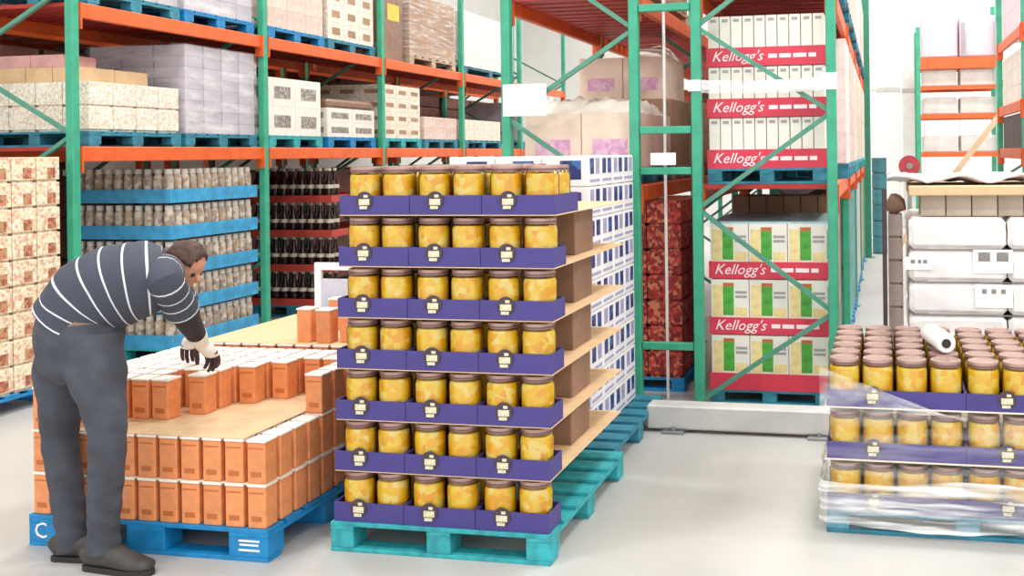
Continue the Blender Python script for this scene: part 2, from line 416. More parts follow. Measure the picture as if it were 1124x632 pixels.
cap_b = me_of(lathe(bmesh.new(), [(0.032, 0), (0.032, 0.04)], 10), 'jar_cap', M_JCAP, True)
for k in range(5):
    z = 0.13+0.31*k
    tag(obj('display_tray', tray_b, None, (-6.42, 8.06, z)), f'light blue tray of small jars, {tier_name(k, 5)} tier beneath the left rack', 'tray', 'blue jar trays')
    for i in range(10):
        for j in range(12):
            if not (j == 0 or i == 9): continue
            w_ = f'front row, {ORD[i]} from left' if j == 0 else f'aisle side, {ORD[j]} from front'
            o = tag(obj('small_jar', jar_b, None, (-6.42-0.435+i*0.0965, 8.06-0.535+j*0.097, z+0.0125)), f'small pale jar, {tier_name(k, 5)} blue tray, {w_}', 'jar', 'small jars in blue trays')
            obj('cap', cap_b, o, (0, 0, 0.235))

# ---- dark bottles in red trays, next bay
M_DBOT = mat('dark_bottle', '#2a1512', 0.15, var=0.3, coat=0.5)
M_REDTR = mat('tray_red', '#b8453a', 0.5, var=0.1)
M_BLAB = mat('bottle_cap_pale', '#c9bfae', 0.5)
pallet('worn pallet under the red trays of dark bottles', -6.36, 10.42, 1.02, 1.1, M_DBLUE)
bot = me_of(lathe(bmesh.new(), [(0.044, 0), (0.046, 0.01), (0.046, 0.19), (0.02, 0.26), (0.017, 0.32)], 10), 'dark_bottle', M_DBOT, True)
bcap = me_of(lathe(bmesh.new(), [(0.02, 0), (0.02, 0.03)], 8), 'bottle_cap', M_BLAB, True)
blabel = me_of(lathe(bmesh.new(), [(0.047, 0), (0.047, 0.04)], 10, False), 'bottle_label', M_BLAB, True)
for k in range(4):
    z = 0.13+0.375*k
    bm = bmesh.new(); w, d = 1.02, 1.1
    ab(bm, -w/2, w/2, -d/2, d/2, 0, 0.02)
    for s in (-1, 1): ab(bm, s*(w/2-0.006)-0.006, s*(w/2-0.006)+0.006, -d/2, d/2, 0.02, 0.075); ab(bm, -w/2+0.012, w/2-0.012, s*(d/2-0.006)-0.006, s*(d/2-0.006)+0.006, 0.02, 0.075)
    tag(obj('bottle_tray', me_of(bm, 'bottle_tray', M_REDTR), None, (-6.36, 10.42, z)), f'red tray of dark bottles, {tier_name(k, 4)} tier in the second bay', 'tray', 'red bottle trays')
    for i in range(9):
        for j in range(2):
            o = tag(obj('dark_bottle', bot, None, (-6.36-0.436+i*0.109, 10.42-0.47+j*0.11, z+0.0205)), f'dark bottle, {tier_name(k, 4)} red tray, {ORD[j]} row, {ORD[i]} from left', 'bottle', 'dark bottles in red trays')
            obj('cap', bcap, o, (0, 0, 0.32)); obj('label', blabel, o, (0, 0, 0.13))

# ---- goods on the upper levels of the left rack
M_CREAMJ = print_mat('cream_jar_print', ['#e9e0d0', '#efe8da', '#e3d8c8', '#d6c6b2', '#f2ece0', '#e0d3c2'], 60)
M_GREYW = mat('grey_wrapped', '#b9b4c0', 0.35, var=0.1, scale=9, rnd=0.06)
M_WHC = mat('white_case', '#e8e3da', 0.5, var=0.07, scale=12, rnd=0.04)
M_DPANEL = print_mat('grey_panel', ['#9a9490', '#8a857f', '#b3aca4', '#7c7671'], 40)
M_PINKC = mat('pinkish_case', '#dcc4b8', 0.55, var=0.12, scale=14, rnd=0.07)
M_BRW = mat('brown_wrapped', '#8a6a58', 0.4, var=0.2, scale=8)
M_PINKT = mat('pink_top', '#dba5a0', 0.6, var=0.1)
Z1, Z2 = 1.845, 2.925
def shelf_load(name, lab, desc, group, y0, y1, z, nx, ny, nz, hz, m, pm, x0=-6.92, x1=-5.93, prints=None, film=None, foot=0.0, gap=0.006, plab=None):
    pallet(plab or f'pallet under the {desc}', (x0+x1)/2, (y0+y1)/2, x1-x0, y1-y0, pm, z=z, h=0.12)
    cases(name, lab3(lab, nx, ny, nz, ''), 'case', group, x0+0.01, x1-0.01, y0+0.01, y1-0.01, z+0.12, nx, ny, nz, hz, m, vis=front_right(nx, ny), prints=prints, foot=foot, gap=gap)
    if film:
        h = hz*nz
        bm = ab(bmesh.new(), -(x1-x0)/2+0.002, (x1-x0)/2-0.002, -(y1-y0)/2+0.002, (y1-y0)/2-0.002, 0, h+0.006)
        tag(obj('stretch_wrap', me_of(bm, 'stretch_wrap', film), None, ((x0+x1)/2, (y0+y1)/2, z+0.12)), f'clear film wrapped around the {desc}', 'wrap')
def panels(frac=(0.6, 0.5), m=M_DPANEL, side=True):
    def f(o, i, j, k, sx, sy, hz):
        if j == 0: obj('panel', bxm('print_panel', sx*frac[0], 0.003, hz*frac[1], m), o, (0, -sy/2-0.0015, hz*(1-frac[1])/2))
        if side: obj('panel', bxm('print_panel', 0.003, sy*frac[0], hz*frac[1], m), o, (sx/2+0.0015, 0, hz*(1-frac[1])/2))
    return f
shelf_load('jar_case', 'cream jar case', 'cream jar cases beside the end post', 'cream jar cases on the left rack', 6.6, 7.62, Z1, 4, 4, 2, 0.19, M_CREAMJ, M_DBLUE, foot=0.015)
cases('tan_case', lambda i, j, k: f'low tan case on cream jar cases, {ORD[j]} row, {ORD[i]} from left', 'case', 'tan cases atop the cream jar cases', -6.9, -6.15, 6.75, 7.5, Z1+0.5, 3, 2, 1, 0.13, M_CARD)
cases('pink_case', lambda i, j, k: f'pink topped case above tan cases, {ORD[i]} from left', 'case', 'pink cases atop the tan cases', -6.9, -6.3, 6.75, 7.1, Z1+0.63, 2, 1, 1, 0.1, M_PINKT)
shelf_load('flat_case', 'flat grey film wrapped case', 'flat grey cases on the left rack', 'flat grey cases', 7.68, 8.69, Z1, 3, 4, 8, 0.097, M_GREYW, M_DBLUE, film=M_FILM2, gap=0.012)
shelf_load('white_case', 'white case with grey windows', 'tall white cases with grey windows', 'white cases with grey windows', 8.88, 9.84, Z1, 3, 2, 2, 0.29, M_WHC, M_TEAL, prints=panels((0.6, 0.42)))
shelf_load('pale_case', 'low white case with grey band', 'low white cases with grey bands', 'low white banded cases', 9.95, 11.0, Z1, 3, 2, 2, 0.16, M_WHC, M_BLUE, prints=panels((0.7, 0.4)))
bm = bmesh.new(); ab(bm, -0.48, 0.48, -0.5, 0.5, 0, 0.1, 0.03)
tag(obj('wrapped_bundle', me_of(bm, 'wrapped_bundle', M_BRW), None, (-6.42, 10.47, Z1+0.12+0.32)), 'flat brown wrapped bundle lying on the low white banded cases', 'bundle')
shelf_load('cream_case', 'stacked cream case third bay', 'cream cases stacked high in the third bay', 'cream cases in the third bay', 11.2, 12.2, Z1, 3, 3, 4, 0.165, M_CREAMJ, M_TEAL, prints=panels((0.6, 0.3), M_BROWNC))
shelf_load('low_case', 'low pale case third bay', 'low pale cases in the third bay', 'low pale cases in the third bay', 12.3, 13.34, Z1, 3, 3, 2, 0.15, M_PINKC, M_DBLUE)
shelf_load('low_case', 'low cream case fourth bay', 'low cream cases in the fourth bay', 'low cream cases in the fourth bay', 13.6, 15.0, Z1, 3, 4, 2, 0.15, M_CREAMJ, M_DBLUE)
shelf_load('dark_case', 'dark grey case fifth bay', 'dark grey cases in the far bay', 'dark grey cases in the far bay', 15.95, 17.8, Z1, 3, 4, 3, 0.22, M_GREYW, M_DBLUE)
# top level
shelf_load('grey_bag_case', 'silver grey wrapped case top level', 'silver grey wrapped cases above the orange beam', 'silver grey cases on the top level', 6.6, 7.62, Z2, 3, 4, 4, 0.14, M_GREYW, M_DBLUE, film=M_FILM2)
shelf_load('grey_bag_case', 'pale grey wrapped case upper bay', 'pale grey wrapped cases next along the top level', 'pale grey cases on the top level', 7.68, 8.66, Z2, 3, 4, 4, 0.14, M_GREYW, M_BLUE, film=M_FILM2)
shelf_load('pink_case', 'pinkish case top second bay', 'pinkish cases on the top level of the second bay', 'pinkish cases on the top level', 8.88, 9.9, Z2, 3, 3, 4, 0.19, M_PINKC, M_BLUE)
shelf_load('cream_case', 'cream printed case top second bay', 'cream printed cases on the top level of the second bay', 'cream cases on the top level', 9.98, 11.0, Z2, 3, 3, 4, 0.19, M_CREAMJ, M_DBLUE, prints=panels((0.5, 0.4), M_BROWNC))
shelf_load('brown_case', 'brown case top third bay', 'brown cases on the top level of the third bay', 'brown cases on the top level', 11.9, 13.3, Z2, 3, 3, 4, 0.2, M_BROWNC, M_WOOD, film=M_FILM)
shelf_load('cream_case', 'cream case top fourth bay', 'cream cases on the top level of the fourth bay', 'far cream cases on the top level', 13.6, 15.6, Z2, 3, 4, 4, 0.2, M_WHC, M_DBLUE)
M_YEL = mat('yellow_label', '#e3c04a', 0.5)
t = thing('dark_crate', 'tall dark brown crate with yellow label on the top level', 'crate', (-6.3, 11.5, Z2))
obj('body', bxm('crate_body', 0.7, 0.5, 0.85, M_BRW, 0.01), t); obj('label', bxm('crate_label', 0.003, 0.3, 0.2, M_YEL), t, (0.3515, 0, 0.5))

# ---- centre racks: cereal side (B)
M_CREDB = mat('band_red', '#d93a52', 0.45, var=0.06)
M_CWHITE = mat('cereal_white', '#efece2', 0.45, var=0.04, rnd=0.03)
M_CGREEN = mat('cereal_green', '#4ea83c', 0.45, var=0.25, scale=16)
M_CYEL = mat('cereal_warm', '#f0dc9c', 0.45, var=0.12, scale=20)
M_CTOPB = mat('cereal_top', '#a9cfd8', 0.45, var=0.15, scale=20)
M_GRTXT = mat('print_grey', '#a9a3a6', 0.5)
def red_tray(label, x0, x1, y0, y1, z, hb, group, text=True):
    t = thing('shelf_tray', label, 'tray', ((x0+x1)/2, (y0+y1)/2, z), 0, group)
    w, d = x1-x0, y1-y0; bm = bmesh.new(); th = 0.008
    ab(bm, -w/2, w/2, -d/2, d/2, 0, th)
    for s in (-1, 1): ab(bm, s*(w/2-th/2)-th/2, s*(w/2-th/2)+th/2, -d/2, d/2, th, hb); ab(bm, -w/2+th, w/2-th, s*(d/2-th/2)-th/2, s*(d/2-th/2)+th/2, th, hb)
    obj('body', me_of(bm, 'tray_body', M_CREDB), t)
    if text:
        obj('lettering', text_me("Kellogg's", 0.1, M_TXT, 0.35), t, (-w*0.24, -d/2-0.0012, hb*0.52), (R(90), 0, 0))
        for q, (xx, ww) in enumerate(((0.05, 0.06), (0.135, 0.08), (0.235, 0.09), (0.32, 0.05))):
            obj('small_print', bxm('small_print', ww, 0.002, 0.028, M_TXT), t, (xx, -d/2-0.001, hb*0.4))
    return t
BXa, BXb, BYa, BYb = -1.2, -0.375, 6.86, 7.96
# floor stack: boxes with green panel
pallet('dark pallet under the green and white cereal boxes', (BXa+BXb)/2, 7.41, 0.825, 1.1, M_DBLUE, h=0.1)
for k in range(3):
    z = 0.1+0.385*k; last = k == 2
    red_tray(f'red cereal tray with white script, {ORD[k]} tier from the floor', BXa, BXb, BYa, BYb, z, 0.115, 'red trays in the floor stack', text=k > 0)
    bw = (BXb-BXa-0.02)/3
    for i in range(3):
        for j in range(4):
            if not (j == 0 or i == 2): continue
            w_ = f'{ORD[i]} from left' if j == 0 else f'aisle side {ORD[j]} from front'
            o = tag(obj('cereal_box', bxm('cereal_box', bw-0.004, 0.262, 0.37, M_CWHITE, 0.003), None, (BXa+0.01+bw*(i+0.5), BYa+0.14+j*0.272, z+0.0085)),
                    f'green and white cereal box, {ORD[k]} tier from floor, {w_}', 'box', 'green and white cereal boxes')
            if j == 0:
                f = -0.1315
                obj('panel', bxm('green_panel', 0.075, 0.002, 0.2, M_CGREEN), o, (-0.01, f, 0.12))
                obj('panel', bxm('warm_panel', 0.07, 0.002, 0.22, M_CYEL), o, (-0.085, f, 0.11))
                obj('panel', bxm('rust_panel', 0.075, 0.002, 0.025, M_PRINT), o, (-0.01, f, 0.32))
                obj('panel', bxm('print_line', 0.08, 0.002, 0.018, M_GRTXT), o, (0.078, f, 0.27)); obj('panel', bxm('print_line', 0.08, 0.002, 0.018, M_GRTXT), o, (0.078, f, 0.24))
                obj('panel', bxm('warm_low_panel', 0.085, 0.002, 0.06, M_CYEL), o, (0.078, f, 0.115))
            if i == 2: obj('panel', bxm('side_panel', 0.002, 0.1, 0.2, M_CGREEN), o, ((bw-0.004)/2+0.001, -0.02, 0.12))
    if last:
        obj_ = tag(obj('cover_sheet', bxm('cover_sheet', BXb-BXa-0.02, 1.08, 0.012, M_CTOPB), None, ((BXa+BXb)/2, 7.41, z+0.3785)), 'pale blue sheet covering the green and white cereal boxes', 'sheet')
# brown cases behind and above the floor stack
pallet('pallet under the brown cases behind the cereal', -0.79, 8.49, 0.82, 0.98, M_WOOD)
cases('brown_case', lab3('plain brown case', 6, 3, 4, 'behind cereal'), 'case', 'brown cases behind the cereal', -1.2, -0.38, 8.0, 8.98, 0.13, 6, 3, 4, 0.315, M_BROWNC, vis=front_right(6, 3))
# upper stack of narrow white boxes in red trays
pallet('dark blue pallet under the upper stack of white cereal boxes', (BXa+BXb)/2, 7.41, 0.825, 1.1, M_DBLUE, z=1.52, h=0.11)
for k in range(3):
    z = 1.63+0.352*k
    red_tray(f'red tray with white script, {tier_name(k, 3)} tier on the rack level', BXa, BXb, BYa, BYb, z, 0.13, 'red trays on the rack level')
    n = 10; bw = (BXb-BXa-0.02)/n
    for i in range(n):
        for j in range(4):
            if not (j == 0 or i == n-1): continue
            w_ = f'{ORD[i]} from left' if j == 0 else f'aisle side, {ORD[j]} from front'
            o = tag(obj('cereal_box', bxm('narrow_box', bw-0.005, 0.262, 0.34, M_CWHITE, 0.003), None, (BXa+0.01+bw*(i+0.5), BYa+0.14+j*0.272, z+0.0085)),
                f'narrow white cereal box, {tier_name(k, 3)} red tray on rack, {w_}', 'box', 'narrow white cereal boxes')
            if j == 0: obj('panel', bxm('spine_print', bw*0.5, 0.002, 0.02, M_GRTXT), o, (0, -0.132, 0.3))
# further loads along the right hand aisle, both levels
def bay_load(desc, x0, x1, y0, y1, z, nx, ny, nz, hz, m, pm, name='packed_case', film=None, prints=None):
    pallet(f'pallet under the {desc}s', (x0+x1)/2, (y0+y1)/2, x1-x0, y1-y0, pm, z=z, h=0.12)
    cases(name, lab3(desc, nx, ny, nz, ''), 'case', desc+'s', x0+0.01, x1-0.01, y0+0.01, y1-0.01, z+0.12, nx, ny, nz, hz, m, vis=front_right(nx, ny), prints=prints)
    if film:
        bm = ab(bmesh.new(), -(x1-x0)/2, (x1-x0)/2, -(y1-y0)/2, (y1-y0)/2, 0, hz*nz+0.006)
        tag(obj('stretch_wrap', me_of(bm, 'stretch_wrap', film), None, ((x0+x1)/2, (y0+y1)/2, z+0.12)), f'clear film wrapped around the {desc}s', 'wrap')
M_PINKW = mat('pink_white_case', '#eedcd8', 0.5, var=0.1, scale=10, rnd=0.06)
bay_load('pink white case', BX0+0.04, BX1+0.06, 8.1, 9.0, 1.52, 2, 3, 4, 0.25, M_PINKW, M_DBLUE)
bay_load('rosy case', BX0+0.04, BX1+0.06, 9.2, 10.3, 1.52, 2, 3, 4, 0.25, M_PINKC, M_DBLUE)
bay_load('pale far case', BX0+0.04, BX1+0.06, 10.4, 11.3, 1.52, 2, 3, 4, 0.25, M_PINKW, M_TEAL)
bay_load('beige far case', BX0+0.04, BX1+0.06, 11.6, 13.6, 1.52, 2, 4, 4, 0.25, M_CREAMJ, M_TEAL)
bay_load('rosy far case', BX0+0.04, BX1+0.06, 13.9, 15.95, 1.52, 2, 4, 4, 0.25, M_PINKC, M_TEAL)
bay_load('teal floor case', BX0+0.04, BX1+0.03, 9.5, 11.2, 0, 2, 4, 4, 0.3, mat('teal_case', '#4c8f95', 0.5, var=0.15, rnd=0.2), M_BLUE)
bay_load('grey floor case', BX0+0.04, BX1+0.03, 11.6, 13.6, 0, 2, 4, 4, 0.3, M_GREYW, M_BLUE)
bay_load('mixed floor case', BX0+0.04, BX1+0.03, 13.9, 15.95, 0, 2, 4, 4, 0.3, M_BROWNC, M_BLUE)
bay_load('top rosy case', BX0+0.04, BX1+0.06, 6.9, 8.9, 2.86, 2, 5, 3, 0.3, M_PINKW, M_DBLUE)
bay_load('top pale case', BX0+0.04, BX1+0.06, 9.2, 11.3, 2.86, 2, 5, 3, 0.3, M_PINKC, M_DBLUE)

bay_load('top blush case', BX0+0.04, BX1+0.06, 11.6, 13.6, 2.86, 2, 5, 3, 0.3, M_PINKW, M_DBLUE)
bay_load('top faded case', BX0+0.04, BX1+0.06, 13.9, 15.95, 2.86, 2, 5, 3, 0.3, M_PINKC, M_DBLUE)
t = thing('end_column', 'dark green column guarding the far end of the cereal rack', 'column', (-0.27, 16.6, 0))
obj('shaft', bxm('column_shaft', 0.13, 0.13, 4.4, mat('column_green', '#2f7f66', 0.5), 0.01), t, (0, 0, 0.015)); obj('base_plate', bxm('column_base', 0.22, 0.22, 0.015, M_STEEL), t)

# ---- centre rack A: cartons and sacks
M_PKC = print_mat('pink_print', ['#eab8d8', '#e3a6d2', '#f0cce0'], 30)
M_PEACH = mat('peach_carton', '#efd8c6', 0.6, var=0.08, rnd=0.06)
def pr_pink(o, i, j, k, sx, sy, hz):
    if j == 0: obj('print', bxm('pink_print', sx*0.62, 0.002, hz*0.3, M_PKC), o, (0, -sy/2-0.001, hz*0.22))
pallet('pallet under the peach cartons behind the white placard', -2.14, 7.5, 0.86, 1.1, M_DBLUE, z=1.52, h=0.12)
cases('peach_carton', lambda i, j, k: f'peach carton with pink print under white plastic, {ORD[j]} row, {ORD[i]} from left', 'carton', 'lower peach cartons', -2.57, -1.71, 6.95, 8.05, 1.64, 2, 2, 1, 0.4, M_PEACH, prints=pr_pink)
# crumpled white plastic lying between the carton layers
bm = bmesh.new(); nx, ny = 26, 16
for j in range(ny+1):
    for i in range(nx+1):
        x = -0.41+0.82*i/nx; y = -0.5+1.0*j/ny
        e = min(i, nx-i, j, ny-j); hh = 0.09+0.045*math.sin(i*0.9+j*0.5)*math.cos(j*0.8)+random.uniform(-0.012, 0.012)
        bm.verts.new((x, y, 0.0 if e == 0 else max(0.02, hh*min(1, e/1.5))))
bm.verts.ensure_lookup_table()
for j in range(ny):
    for i in range(nx):
        q = j*(nx+1)+i; bm.faces.new([bm.verts[k] for k in (q, q+1, q+nx+2, q+nx+1)])
bm.faces.new([bm.verts[k] for k in list(range(nx, -1, -1))+[j*(nx+1) for j in range(1, ny+1)]+[ny*(nx+1)+i for i in range(1, nx+1)]+[j*(nx+1)+nx for j in range(ny-1, 0, -1)]])
tag(obj('plastic_bag', me_of(bm, 'plastic_bag', mat('milky_plastic', '#efe9dc', 0.3, var=0.05), True), None, (-2.14, 7.48, 2.04)), 'crumpled milky plastic lying on the lower peach cartons', 'plastic')
pallet('thin pallet under the upper peach cartons', -2.14, 8.58, 0.84, 0.86, M_WOOD, z=1.52, h=0.12)
cases('brown_carton', lambda i, j, k: f'plain brown carton under the far peach cartons, {ORD[k]} tier, {ORD[i]} from left', 'carton', 'brown cartons deep in the rack', -2.56, -1.74, 8.27, 9.0, 1.64, 2, 1, 2, 0.28, M_BROWNC)
cases('peach_carton', lambda i, j, k: f'upper peach carton with pink print deep in rack, {ORD[i]} from left', 'carton', 'upper peach cartons', -2.56, -1.78, 8.27, 9.0, 2.2, 2, 1, 1, 0.36, M_PEACH, prints=pr_pink)
bm = bmesh.new(); bmesh.ops.create_icosphere(bm, subdivisions=3, radius=0.5)
for v in bm.verts:
    v.co.x *= 0.6; v.co.y *= 0.8; v.co.z *= 0.62
    v.co *= 1+0.05*math.sin(v.co.x*23+v.co.z*17)+0.03*math.sin(v.co.y*31)
    v.co.z = max(v.co.z, -0.28)
    v.co.z += 0.28
pallet('pallet under the white sack deep in the rack', -2.2, 9.9, 0.86, 1.0, M_WOOD, z=1.52, h=0.12)
cases('brown_carton', lambda i, j, k: f'brown carton below the white sack, {ORD[k]} tier', 'carton', 'brown cartons below the sack', -2.57, -1.75, 9.45, 10.35, 1.64, 1, 1, 2, 0.3, M_BROWNC)
tag(obj('white_sack', me_of(bm, 'white_sack', M_WHC, True), None, (-2.28, 9.9, 2.24)), 'bulging white sack deep in the rack above the cartons', 'sack')
bay_load('dim red case', AX0+0.04, AX1-0.03, 11.5, 13.2, 1.52, 2, 3, 3, 0.28, mat('dim_red_case', '#b5533c', 0.5, var=0.2, rnd=0.2), M_WOOD)
bay_load('dim brown case', AX0+0.04, AX1-0.03, 6.9, 8.9, 2.86, 2, 4, 3, 0.3, M_BROWNC, M_WOOD)
# red packs seen between the two racks
M_REDP = print_mat('red_pack_print', ['#a8302a', '#c2453a', '#7d1f1d', '#c77a58', '#932822'], 40)
pallet('blue pallet under the red packs between the racks', -1.97, 7.6, 1.06, 0.9, M_BLUE, h=0.1)
cases('red_pack', lambda i, j, k: f'dark red printed pack, {tier_name(k, 7)} tier between racks, {ORD[j]} row, {ORD[i]} from left', 'pack', 'red packs between the racks', -2.5, -1.45, 7.15, 8.05, 0.1, 4, 3, 7, 0.185, M_REDP, vis=lambda i, j, k: j == 0 or i == 3, foot=0.02)

# ------------------------------------------------------------------ fruit jars
def jar_meshes():
    g = me_of(lathe(bmesh.new(), [(0.064, 0), (0.0735, 0.009), (0.0745, 0.158), (0.069, 0.172), (0.064, 0.179), (0.062, 0.19)], 18), 'jar_glass', M_GLASS, True)
    f = me_of(lathe(bmesh.new(), [(0.055, 0.004), (0.0695, 0.012), (0.0715, 0.152), (0.066, 0.168), (0.03, 0.172)], 16), 'jar_fruit', M_FRUIT, True)
    l = me_of(lathe(bmesh.new(), [(0.066, 0.178), (0.069, 0.181), (0.069, 0.198), (0.067, 0.203), (0.058, 0.203), (0.055, 0.2)], 18), 'jar_lid', M_LID, True)
    b = me_of(lathe(bmesh.new(), [(0.0695, 0.183), (0.0695, 0.190)], 18, False), 'lid_band', M_LIDB, True)
    return g, f, l, b
JG, JF, JL, JB = jar_meshes()
def jar(x, y, z, label, group):
    t = thing('fruit_jar', label, 'jar', (x, y, z), random.uniform(0, 6.28), group)
    obj('glass', JG, t); obj('fruit', JF, t)
    l = obj('lid', JL, t); obj('lid_band', JB, l)
    return t
TW, TD, TH_ = 0.333, 0.326, 0.084
bm = bmesh.new(); th = 0.006
ab(bm, -TW/2+0.001, TW/2-0.001, -TD/2+0.001, TD/2-0.001, 0, th)
for s in (-1, 1):
    ab(bm, s*(TW/2-0.001-th/2)-th/2, s*(TW/2-0.001-th/2)+th/2, -TD/2+0.001, TD/2-0.001, th, TH_)
    ab(bm, -TW/2+th, TW/2-th, s*(TD/2-0.001-th/2)-th/2, s*(TD/2-0.001-th/2)+th/2, th, TH_)
TRAY = me_of(bm, 'fruit_tray', M_PURPLE)
HD = 0.165; bm = bmesh.new()
ab(bm, -TW/2+0.001, TW/2-0.001, -HD/2+0.001, HD/2-0.001, 0, th)
for s in (-1, 1):
    ab(bm, s*(TW/2-0.001-th/2)-th/2, s*(TW/2-0.001-th/2)+th/2, -HD/2+0.001, HD/2-0.001, th, TH_)
    ab(bm, -TW/2+th, TW/2-th, s*(HD/2-0.001-th/2)-th/2, s*(HD/2-0.001-th/2)+th/2, th, TH_)
HTRAY = me_of(bm, 'half_tray', M_PURPLE)
BADGE = me_of(tube(bmesh.new(), (0, 0, 0), (0, -0.004, 0), 0.040, 20), 'badge', M_BADGE)
bm = bmesh.new()
for (x, z, w_, h_) in ((0, -0.006, 0.05, 0.026), (-0.004, -0.030, 0.036, 0.014), (0.008, 0.019, 0.020, 0.012)): ab(bm, x-w_/2, x+w_/2, -0.0015, 0, z-h_/2, z+h_/2)
BPRINT = me_of(bm, 'badge_print', M_CREAM)
def fruit_tray(x, y, z, label, group, badge=True, half=False):
    t = thing('fruit_tray', label, 'tray', (x, y, z), 0, group)
    obj('body', HTRAY if half else TRAY, t)
    TD = HD if half else 0.326
    if badge:
        b = obj('badge', BADGE, t, (-0.045, -TD/2+0.001, 0.062)); obj('badge_print', BPRINT, b, (0, -0.004, 0))
    return t
PX0, PX1, PYF = -2.42, -1.40, 4.04
pallet('teal wooden pallet under the tall stack of fruit jars', (PX0+PX1)/2, PYF+0.605, 1.02, 1.21, M_TEAL, h=0.13, bw=0.11)
PITCH = 0.226
SHEET = bxm('layer_sheet', 1.0, 1.17, 0.005, M_CARD)
NT = 7
for k in range(NT):
    z = 0.13+PITCH*k; dx = 0.0075*k
    tn = {0: 'bottom', 6: 'top'}.get(k, ORD[k])
    if k > 0:
        tag(obj('layer_sheet', SHEET, None, ((PX0+PX1)/2+dx, PYF+0.6, z-0.0052)), f'tan cardboard sheet under the {tn} tier of the fruit jar stack', 'sheet', 'sheets in the fruit jar stack')
    for i in range(3):
        for j in range(3):
            if j > 0 and i == 2: continue
            half = i == 2 and k < 6
            x = (PX0+PX1)/2+dx+(i-1)*(TW+0.001); y = PYF+0.012+(HD/2 if half else TD/2)+j*(TD+0.002)
            lab = f'purple badged fruit tray, {tn} tier of jar stack, {("left", "middle", "right")[i]}' if j == 0 else f'purple tray hidden in the jar stack, {tn} tier, {("left", "middle")[i]}, {ORD[j]} row'
            fruit_tray(x, y, z, lab, 'purple trays in the jar stack', j == 0, half)
            for a in (0, 1):
                for b in (0, 1):
                    if (j > 0 and a == 0 and i == 0 and k < 6) or (half and b == 1): continue
                    row = 2*j+b; col = 2*i+a
                    jl = (f'jar of yellow fruit, jar stack {tn} tier, front row, {ORD[col]} from left' if row == 0
                          else f'jar of yellow fruit, jar stack {tn} tier, {ORD[row]} row, {ORD[col]} from left')
                    jar(x+(a-0.5)*0.16, y+(0 if half else (b-0.5)*0.156), z+0.0062, jl, 'fruit jars in the tall stack')

# added brown cartons propping the sheets, coloured to stand in for shaded jar sides
for k in range(1, NT-1):
    tn = ORD[k]
    tag(obj('brown_carton', bxm('jar_shade_carton', 0.27, 0.3, 0.21, mat('jar_shade_brown', '#8d6c58', 0.7, var=0.15, rnd=0.12), 0.004), None, (-1.615+0.0075*k, 4.72, 0.13+PITCH*k)), f'added brown carton standing in for shaded jar sides, {tn} tier of jar stack', 'carton', 'brown cartons for shaded jar sides')

# white and blue cartons on the pallet behind the jars
M_WBC = mat('carton_white', '#f0eef0', 0.5, var=0.04, rnd=0.03)
M_NAVY = print_mat('navy_print', ['#2c3a78', '#23306a', '#3b6aa8', '#4a4a8a'], 24)
M_LAV = mat('lavender_print', '#a9a3c8', 0.5, var=0.15, scale=30)
pallet('teal blue pallet under the white and navy cartons', -1.97, 5.9, 1.02, 1.21, M_DBLUE, h=0.13, bw=0.11)
def pr_wb(o, i, j, k, sx, sy, hz):
    if i == 2:
        for q in (-1, 1):
            obj('panel', bxm('window_panel', 0.002, sy*0.3, hz*0.5, M_NAVY if (j+k+q) % 3 else M_LAV), o, (sx/2+0.001, q*sy*0.23, hz*0.42))
        obj('panel', bxm('strip_panel', 0.002, sy*0.8, hz*0.09, M_LAV), o, (sx/2+0.001, 0, hz*0.16))
    if j == 0: obj('panel', bxm('window_panel', sx*0.45, 0.002, hz*0.6, M_NAVY), o, (sx*0.12, -sy/2-0.001, hz*0.25))
cases('printed_carton', lab3('white and navy carton', 3, 4, 9, 'behind jars'), 'carton', 'white and navy cartons behind the jars', -2.46, -1.62, 5.4, 6.42, 0.13, 3, 4, 9, 0.178, M_WBC, vis=lambda i, j, k: i == 2 or j == 0, prints=pr_wb, foot=0.006)

# ------------------------------------------------------------------ orange cartons
CB = bxm('orange_carton_body', 0.087, 0.087, 0.178, M_CORANGE, 0.004); CL = bxm('orange_carton_lid', 0.092, 0.092, 0.01, M_CLID, 0.002)
CP1 = bxm('print_stripe', 0.07, 0.0015, 0.006, M_PRINT); CP2 = bxm('print_block', 0.05, 0.0015, 0.022, M_PRINT)
def carton(x, y, z, label, group, rz=0.0, pr=True):
    t = thing('orange_carton', label, 'carton', (x, y, z), rz, group)
    obj('body', CB, t); obj('lid', CL, t, (0, 0, 0.178))
    if pr: obj('print', CP1, t, (0, -0.0442, 0.15)); obj('print', CP2, t, (0, -0.0442, 0.03))
    return t
OX0, OX1, OYF = -3.82, -2.615, 3.87
po = pallet('bright blue pallet lettered C under the orange cartons', (OX0+OX1)/2, OYF+0.505, 1.205, 1.01, M_BLUE, h=0.14, bw=0.19)
